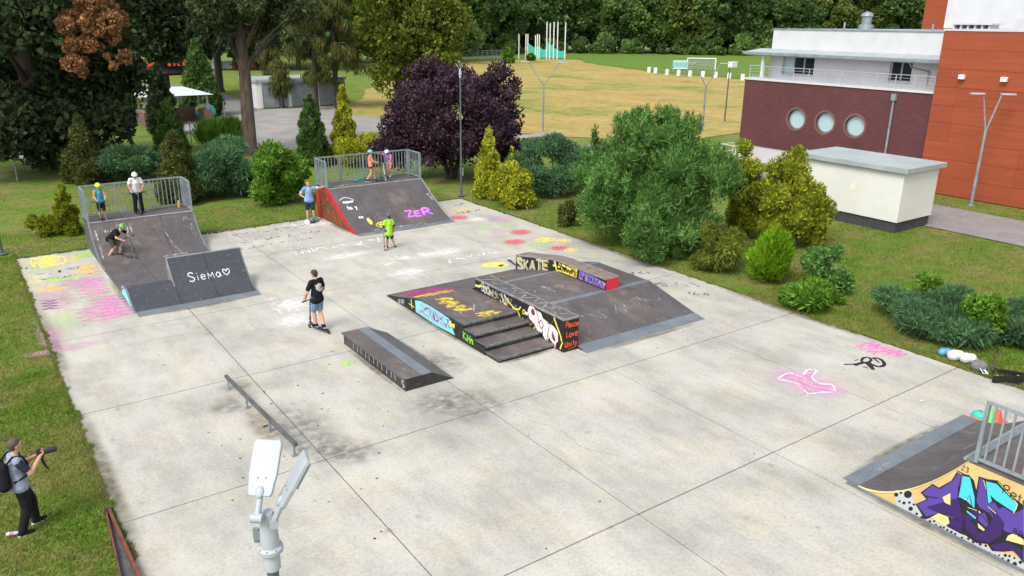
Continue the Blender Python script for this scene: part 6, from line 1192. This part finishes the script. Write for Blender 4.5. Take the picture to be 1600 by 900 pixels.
person('person in black shirt with pale alien head print and denim shorts riding a scooter', (g[0], g[1], .105), rz, 1.72, dict(head=(0, .05, 1.6), elL=(-.31, .06, 1.10), wrL=(-.24, .22, .86), elR=(.31, .06, 1.10), wrR=(.22, .22, .86), anL=(-.02, .1, .085), knL=(-.07, .1, .50), anR=(.07, -.14, .085), knR=(.11, .05, .49), ftL=(-.1, 1, -.12), ftR=(.35, 1, -.12)), 'fair', 'black cloth', 'short', 'shorts', 'denim', 'black cloth', 'hair', look=(-.1, 1, -.3), girth=1.08, long_shirt=.12, extra=skull, hands={'L': ((0, .9, -.2), .75), 'R': ((0, .9, -.2), .75)})
# photographer
g = gp(44, 824); rz = face(.93, .22)
ph = person('photographer in blue grey polo shirt and black trousers holding a camera', (g[0], g[1], -.05), rz, 1.76, dict(head=(0, .07, 1.62), neck=(0, .03, 1.46), elR=(.26, .14, 1.16), wrR=(.1, .36, 1.32), elL=(-.24, .14, 1.14), wrL=(-.08, .40, 1.28), anL=(-.12, .17, .085), knL=(-.11, .16, .5), anR=(.12, -.12, .085), knR=(.11, .02, .5)), 'fair', 'grey blue cloth', 'short', 'long', 'black cloth', 'black cloth', 'hairgrey', look=(0, 1, -.12), girth=1.1, sleevecol='navy cloth', hands={'L': ((.3, .5, .5), .55), 'R': ((-.4, .6, .35), .7)})
ca_ = thing('camera', 'black camera with long lens held by the photographer', 'camera', (g[0], g[1], -.05), rz)
obj('camera_body', MB().box(-.075, .075, .36, .44, 1.28, 1.385), M['black'], ca_, False, bevel=.012); obj('lens', MB().path([(0, .44, 1.33), (0, .52, 1.33), (0, .53, 1.33), (0, .66, 1.325)], [.042, .042, .05, .05], 16), M['rubber'], ca_, False, smooth=True); obj('viewfinder', MB().prism([(-.035, 1.386), (.035, 1.386), (.022, 1.415), (-.022, 1.415)], 'y', .38, .43), M['black'], ca_, False); obj('camera_strap', MB().path([(.08, .4, 1.3), (.1, .42, 1.15), (.06, .47, 1.02), (-.02, .44, 1.08), (-.07, .4, 1.28)], .014, 6), M['black'], ca_, False)
bp = thing('backpack', 'black backpack worn by the photographer', 'backpack', (g[0], g[1], -.05), rz)
b = MB(); cap(b, (-.09, -.20, 1.36), (-.1, -.23, 1.02), .085, .11); cap(b, (.09, -.20, 1.36), (.1, -.23, 1.02), .085, .11); cap(b, (0, -.22, 1.3), (0, -.27, 1.05), .12, .13); cap(b, (-.07, -.33, 1.02), (.07, -.33, 1.02), .06, .06); remesh('bag', b, M['black cloth'], bp, .014)
for x in (-.12, .12): obj('strap', MB().path([(x, -.14, 1.4), (x*1.05, -.04, 1.50), (x*1.15, .1, 1.46), (x*1.3, .155, 1.3), (x*1.5, .08, 1.1), (x*1.2, -.1, 1.04)], .02, 6), M['black cloth'], bp, False, smooth=True)
g = gp(10, 834); bo = thing('water_bottle', 'clear plastic bottle with red label lying on the grass', 'bottle', (g[0], g[1], -.01), 1.2); Mb = Matrix.Rotation(math.radians(90), 4, 'X')
obj('bottle_body', MB().lathe([(.03, 0), (.035, .01), (.035, .15), (.014, .2), (.014, .22)], (0, 0, 0), 14).xf(Mb), M['frost'], bo, False, smooth=True); obj('label_band', MB().lathe([(.0365, .05), (.0365, .12)], (0, 0, 0), 14).xf(Mb), M['pink plastic'], bo, False, smooth=True); obj('bottle_cap', MB().lathe([(.016, .22), (.016, .24)], (0, 0, 0), 10).xf(Mb), M['white plastic'], bo, False)
# man in blue shirt leaning on the ramp
g = gp(483, 344); g[1] = min(g[1], 29.0); rz = face(-.30, -.95)
collar = lambda t, J, s, so: [obj('collar', MB().path([J['neck']+np.array((-.07, -.02, -.02)), J['neck']+np.array((0, .085, -.05)), J['neck']+np.array((.07, -.02, -.02))], .022, 6), M['white cloth'], t, False), [obj('cuff', MB().tube(J['sh'+c]+(J['el'+c]-J['sh'+c])*.56, J['sh'+c]+(J['el'+c]-J['sh'+c])*.7, .074, .074), M['white cloth'], t, False) for c in 'LR']]
person('man in light blue shirt and dark shorts, one arm resting on the red ramp', (g[0], g[1], 0), rz, 1.8, dict(elL=(-.47, .0, 1.41), wrL=(-.74, -.05, 1.46), elR=(.36, -.1, 1.15), wrR=(.17, .02, 1.02), anL=(-.17, .0, .085), knL=(-.13, .02, .5)), 'fair', 'sky blue cloth', 'short', 'shorts', 'navy cloth', 'grey cloth', 'hairred', look=(-.15, 1, -.1), girth=1.08, extra=collar, hands={'L': ((-1, -.05, -.05), .25), 'R': ((-.8, .4, -.3), .4)})
for k, (px, py, lb, nm, m_) in enumerate([(480, 349, 'white helmet lying at the feet of the man in blue', 'helmet', 'helmet white'), (496, 343, 'yellow white shoe beside the man in blue', 'shoe', 'white plastic')]):
    q = gp(px, py); t = thing(nm, lb, nm, (q[0], q[1], .0), k); obj('shell', MB().ball((0, 0, .0), (.14, .17, .17), 16, 8, z0=0.02), M[m_], t, False, smooth=True) if nm == 'helmet' else [obj('upper', MB().path([(0, -.1, .05), (0, .02, .055), (0, .15, .035)], [.05, .05, .035], 10), M[m_], t, False, smooth=True), obj('sole', MB().box(-.045, .045, -.14, .17, .002, .018), M['rubber'], t, False)]
    if nm == 'helmet': obj('rim', MB().lathe([(.15, .0), (.155, .02), (.14, .03)], (0, 0, 0), 16), M['darkgrey'], t, False)
q = gp(491, 347); t = thing('backpack', 'dark grey backpack slumped at the feet of the man in blue', 'backpack', (q[0], q[1], 0), .4); b = MB(); cap(b, (-.12, 0, .12), (.14, .03, .1), .12, .1); cap(b, (0, .05, .12), (.05, -.08, .1), .12, .09); remesh('bag', b, M['grey cloth'], t, .014); obj('strap', MB().path([(-.2, 0, .12), (-.28, -.1, .03), (-.1, -.2, .02)], .015, 5), M['black cloth'], t, False)
# kid in lime shirt
g = gp(609, 388); rz = face(.12, 1)
pads = lambda t, J, s, so: [obj('elbow_pad', MB().ball(J['el'+c], (.06*s, .06*s, .09*s)), M['navy cloth'], t, False, smooth=True) for c in 'LR']
person('child in lime green shirt and dark cap with blue knee pads', (g[0], g[1], 0), rz, 1.36, dict(anL=(-.12, .02, .085), anR=(.27, -.05, .085), knR=(.16, .06, .5), elL=(-.27, 0, 1.14), wrL=(-.24, .08, .88), elR=(.26, 0, 1.14), wrR=(.27, .04, .88)), 'tan', 'lime cloth', 'short', 'shorts', 'olive cloth', 'black cloth', 'hair', 'helmet dark', look=(-.4, 1, .0), head_s=1.15, girth=1.1, long_shirt=.5, extra=pads, knee='skyplastic')
q = gp(604, 390); t = thing('skateboard', 'brown skateboard held upright against the leg of the child in lime', 'skateboard', (q[0]-.12, q[1]-.06, 0), rz+1.3)
dk = obj('deck', MB().path([(0, .03, .0), (0, 0, .06), (0, 0, .56), (0, .04, .66)], [.09, .1, .1, .08], 12).xf(Matrix.Scale(.14, 4, (0, 1, 0))), M['brown board'], t, False, smooth=True)
for z in (.14, .5): obj('truck', MB().box(-.06, .06, -.07, -.016, z-.02, z+.02), M['steel'], t, False); [obj('wheel', MB().path([(x-.016, -.06, z), (x+.016, -.06, z)], .026, 12), M['white plastic'], t, False) for x in (-.08, .08)]
# two riders on the long platform
g = gp(161, 343, 1.2); rz = face(.05, -1); g[1] = max(g[1], 28.62)
person('child in yellow helmet with orange sleeves and cyan shirt on the platform', (g[0], g[1], 1.2), rz, 1.36, dict(elL=(-.25, .1, 1.15), wrL=(-.16, .26, .98), elR=(.26, .1, 1.13), wrR=(.18, .26, .98), anR=(.09, .1, .085)), 'fair', 'cyan cloth', 'short', 'shorts', 'black cloth', 'grey cloth', None, 'helmet yellow', look=(.1, 1, -.2), head_s=1.2, sleevecol='orange cloth', knee='black', hands={'L': ((.1, .9, .1), .7), 'R': ((-.1, .9, .1), .7)})
scooter('dark kick scooter held by the child in the yellow helmet', (g[0]-.06, g[1]-.02, 1.2), rz-.15, 'black', 'darkgrey', .92)
g = gp(218, 333, 1.2); rz = face(-.05, -1); g[1] = max(min(g[1], 29.2), 28.75)
person('boy in white shirt, white helmet and black trousers on the platform', (g[0], g[1], 1.2), rz, 1.66, dict(head=(0, .12, 1.56), neck=(0, .07, 1.44), chest=(0, .04, 1.27), shL=(-.175, .05, 1.4), shR=(.175, .05, 1.4), elL=(-.27, .12, 1.16), wrL=(-.18, .26, .98), elR=(.28, .1, 1.16), wrR=(.2, .26, .98), anL=(-.14, .0, .085), anR=(.14, .0, .085)), 'tan', 'white cloth', 'short', 'long', 'black cloth', 'black cloth', None, 'helmet white', look=(0, 1, -.45), girth=1.08, hands={'L': ((.1, .9, -.1), .7), 'R': ((-.1, .9, -.1), .7)})
scooter('black kick scooter held by the boy in the white shirt', (g[0], g[1], 1.2), rz, 'black', 'darkgrey', 1.08)
q = (5.85, 29.3, 1.2); t = thing('drink_bottle', 'small orange drink bottle in the platform corner', 'bottle', q); obj('bottle_body', MB().lathe([(.05, 0), (.055, .01), (.055, .17), (.03, .22), (.025, .25)], (0, 0, 0), 12), surf('orange drink', (.65, .30, .05)), t, False, smooth=True); obj('bottle_cap', MB().lathe([(.028, .25), (.028, .28)], (0, 0, 0), 10), M['white plastic'], t, False)
# crouching scooter rider on the transition
g = gp(196, 404, .06); rz = face(.72, -.7)
person('scooter rider in green helmet and black shirt bending forward on the ramp', (g[0]-.18, g[1]+.16, .06), rz, 1.62, dict(pelvis=(0, -.22, .82), chest=(0, .06, 1.06), neck=(0, .22, 1.18), head=(0, .32, 1.27), shL=(-.18, .15, 1.13), shR=(.18, .15, 1.13), elL=(-.32, .28, .94), wrL=(-.22, .42, .82), elR=(.32, .24, .92), wrR=(.22, .42, .82), hipL=(-.09, -.2, .8), hipR=(.09, -.2, .8), knL=(-.11, .08, .5), knR=(.12, -.05, .46), anL=(-.05, .02, .17), anR=(.2, -.32, .1), ftR=(.2, 1, -.1)), 'fair', 'black cloth', 'short', 'shorts', 'olive cloth', 'black cloth', None, 'helmet green', look=(.0, .9, -.55), girth=1.08, knee='grey cloth', hands={'L': ((.1, .8, -.3), .7), 'R': ((-.1, .8, -.3), .7)}, extra=lambda t, J, s, so: obj('shirt_print', MB().ball(J['chest']+np.array((0, .14, .02))*s, (.045*s, .03*s, .05*s), 10, 6), M['pgreen'], t, False))
scooter('dark kick scooter under the rider in the green helmet', (g[0]-.0, g[1]-.02, .06), rz, 'darkgrey', 'plate', 1.05)
# two girls on the red-sided platform
g = gp(580, 284, 1.43); rz = face(.85, -.35); g[1] = max(g[1], 28.62)
person('girl in peach top and cyan helmet walking with a scooter', (g[0], g[1], 1.43), rz, 1.42, dict(elL=(-.22, .14, 1.18), wrL=(-.12, .34, 1.06), elR=(.22, .14, 1.16), wrR=(.12, .34, 1.06), anL=(-.09, .22, .085), knL=(-.09, .2, .5), anR=(.09, -.24, .12), knR=(.09, .02, .5)), 'fair', 'peach cloth', 'none', 'brief', 'black cloth', 'black cloth', 'hairred', 'helmet cyan', look=(0, 1, -.1), head_s=1.15, hands={'L': ((.1, .9, .0), .7), 'R': ((-.1, .9, .0), .7)})
scooter('pale yellow kick scooter pushed by the girl in peach', (g[0]+.28, g[1]-.1, 1.43), rz, 'darkgrey', 'pale yellow paint', 1.0)
q = gp(565, 283, 1.43); scooter('turquoise kick scooter lying on the platform behind the girl in peach', (q[0], max(q[1], 28.6), 1.48), 1.9, 'teal plastic', 'teal plastic', .85, True)
g = gp(610, 279, 1.43); g[1] = min(max(g[1], 28.8), 29.4); rz = face(-.8, -.5)
person('girl in pink and violet top bending with one arm stretched out', (g[0], g[1], 1.43), rz, 1.44, dict(chest=(0, .12, 1.24), neck=(0, .2, 1.38), head=(0, .27, 1.5), shL=(-.17, .15, 1.34), shR=(.17, .15, 1.34), elR=(.30, .34, 1.4), wrR=(.34, .60, 1.46), elL=(-.22, .26, 1.08), wrL=(-.14, .42, .94), knL=(-.12, .2, .56), anL=(-.12, .12, .28), anR=(.1, -.05, .085)), 'tan', 'purple cloth', 'short', 'brief', 'pink cloth', 'skyplastic', 'hair', 'helmet white', look=(.0, 1, -.2), head_s=1.12, sleevecol='pink cloth')
q = (15.25, 28.85, 1.43); scooter('black kick scooter standing before the girl in violet', (g[0]-.35, g[1]-.12, 1.43), rz, 'black', 'darkgrey', .95)
# bags and the dropped scooter on the right lawn
def bag(label, px, py, m_, L, r, rz, cat='bag', name='bag', strap=None):
    q = gp(px, py); t = thing(name, label, cat, (q[0], q[1], -.03), rz); b = MB(); cap(b, (-L/2, 0, r*.75), (L/2, .04, r*.7), r, r*.9); cap(b, (-L*.2, .06, r*.8), (L*.3, -.05, r*.9), r*.9, r*.7); rr_ = random.Random(px)
    for k in range(6): cap(b, (rr_.uniform(-L/2, L/2), rr_.uniform(-.08, .08), r*rr_.uniform(.6, 1.1)), (rr_.uniform(-L/2, L/2), rr_.uniform(-.08, .08), r*rr_.uniform(.6, 1.1)), r*.5, r*.4)
    remesh('bag_body', b, M[m_], t, .014, 2)
    if strap:
        obj('strap', MB().path([(-L/2, -r*.8, r*.8), (-L*.3, -r*1.7, .03), (L*.15, -r*1.6, .03), (L*.35, -r*.8, r*.7)], .013, 6), M[strap], t, False)
        obj('strap', MB().path([(L*.1, -r*.8, r*.5), (L*.3, -r*1.9, .03), (L*.55, -r*1.5, .03), (L*.5, -r*.5, r*.5)], .013, 6), M[strap], t, False)
    else: obj('tie', MB().path([(L/2, 0, r*.7), (L/2+r*.7, .02, r*.7), (L/2+r*1.1, -.05, r*.4)], [r*.35, r*.2, r*.1], 6), M[m_], t, False)
bag('teal blue cloth bag lying on the grass beside white bags', 1477, 553, 'skyplastic', .2, .11, -.5)
bag('white plastic bag on the grass next to the teal bag', 1494, 560, 'white cloth', .2, .15, -.6); bag('white plastic bag on the grass next to the purple grey backpack', 1513, 564, 'white cloth', .2, .14, -.6)
bag('purple grey backpack with pale straps on the grass', 1530, 577, 'grey cloth', .16, .16, -.6, 'backpack', 'backpack', 'white cloth')
q = gp(1577, 590); t = scooter('dropped scooter with rusty orange stem lying on the right lawn', (q[0]+.1, q[1], .06), math.radians(28), 'black', 'rust', 1.15, True)
q = gp(1574, 599); t = thing('skateboard', 'black skateboard with pink wheels lying on its side by the lawn', 'skateboard', (q[0], q[1], .004), face(.82, -.57)+math.pi/2)
obj('deck', MB().prism([(-.36, .01), (-.4, .04), (-.4, .16), (-.36, .2), (.36, .2), (.4, .16), (.4, .04), (.36, .01)], 'y', -.012, .004), M['black'], t, False)
for x in (-.26, .26): obj('truck', MB().box(x-.03, x+.03, .005, .05, .03, .18), M['steel'], t, False); [obj('wheel', MB().tube((x, .05, z-.017), (x, .05, z+.017), .028, n=12), M['pink plastic'], t, False) for z in (.035, .175)]
# coloured gear by the right quarter pipe
q = gp(1528, 654); t = thing('helmet', 'turquoise child helmet left beside the right quarter pipe', 'helmet', (q[0]+.05, q[1], 0)); obj('shell', MB().ball((0, 0, .02), (.15, .18, .16), 16, 8, z0=0), M['teal plastic'], t, False, smooth=True); obj('rim', MB().lathe([(.17, 0), (.18, .02), (.15, .04)], (0, 0, 0), 16), M['red plastic'], t, False); obj('vent', MB().ball((0, 0, .17), (.03, .06, .02), 8, 5), M['darkgrey'], t, False)
for px, m_, lb in ((1543, 'green plastic', 'small green training cone beside the right quarter pipe'), (1554, 'red plastic', 'small red training cone beside the right quarter pipe')):
    q = gp(px, 660); t = thing('training_cone', lb, 'cone', (q[0]+.1, q[1], 0)); obj('cone', MB().lathe([(.13, .025), (.11, .05), (.05, .26), (.03, .28)], (0, 0, 0), 16), M[m_], t, False, smooth=True); obj('foot', MB().box(-.16, .16, -.16, .16, 0, .024), M[m_], t, False)
# litter on the pad
for k, (px, py) in enumerate([(923, 834), (1440, 627)]):
    q = gp(px, py); t = tag(obj('paper_scrap', MB().ball((q[0], q[1], .02), (.045, .03, .02), 7, 4), M['white plastic'], fixn=True), ('crumpled white paper scrap lying on a slab joint', 'tiny white paper scrap lying on the concrete before the right ramp')[k], 'litter')
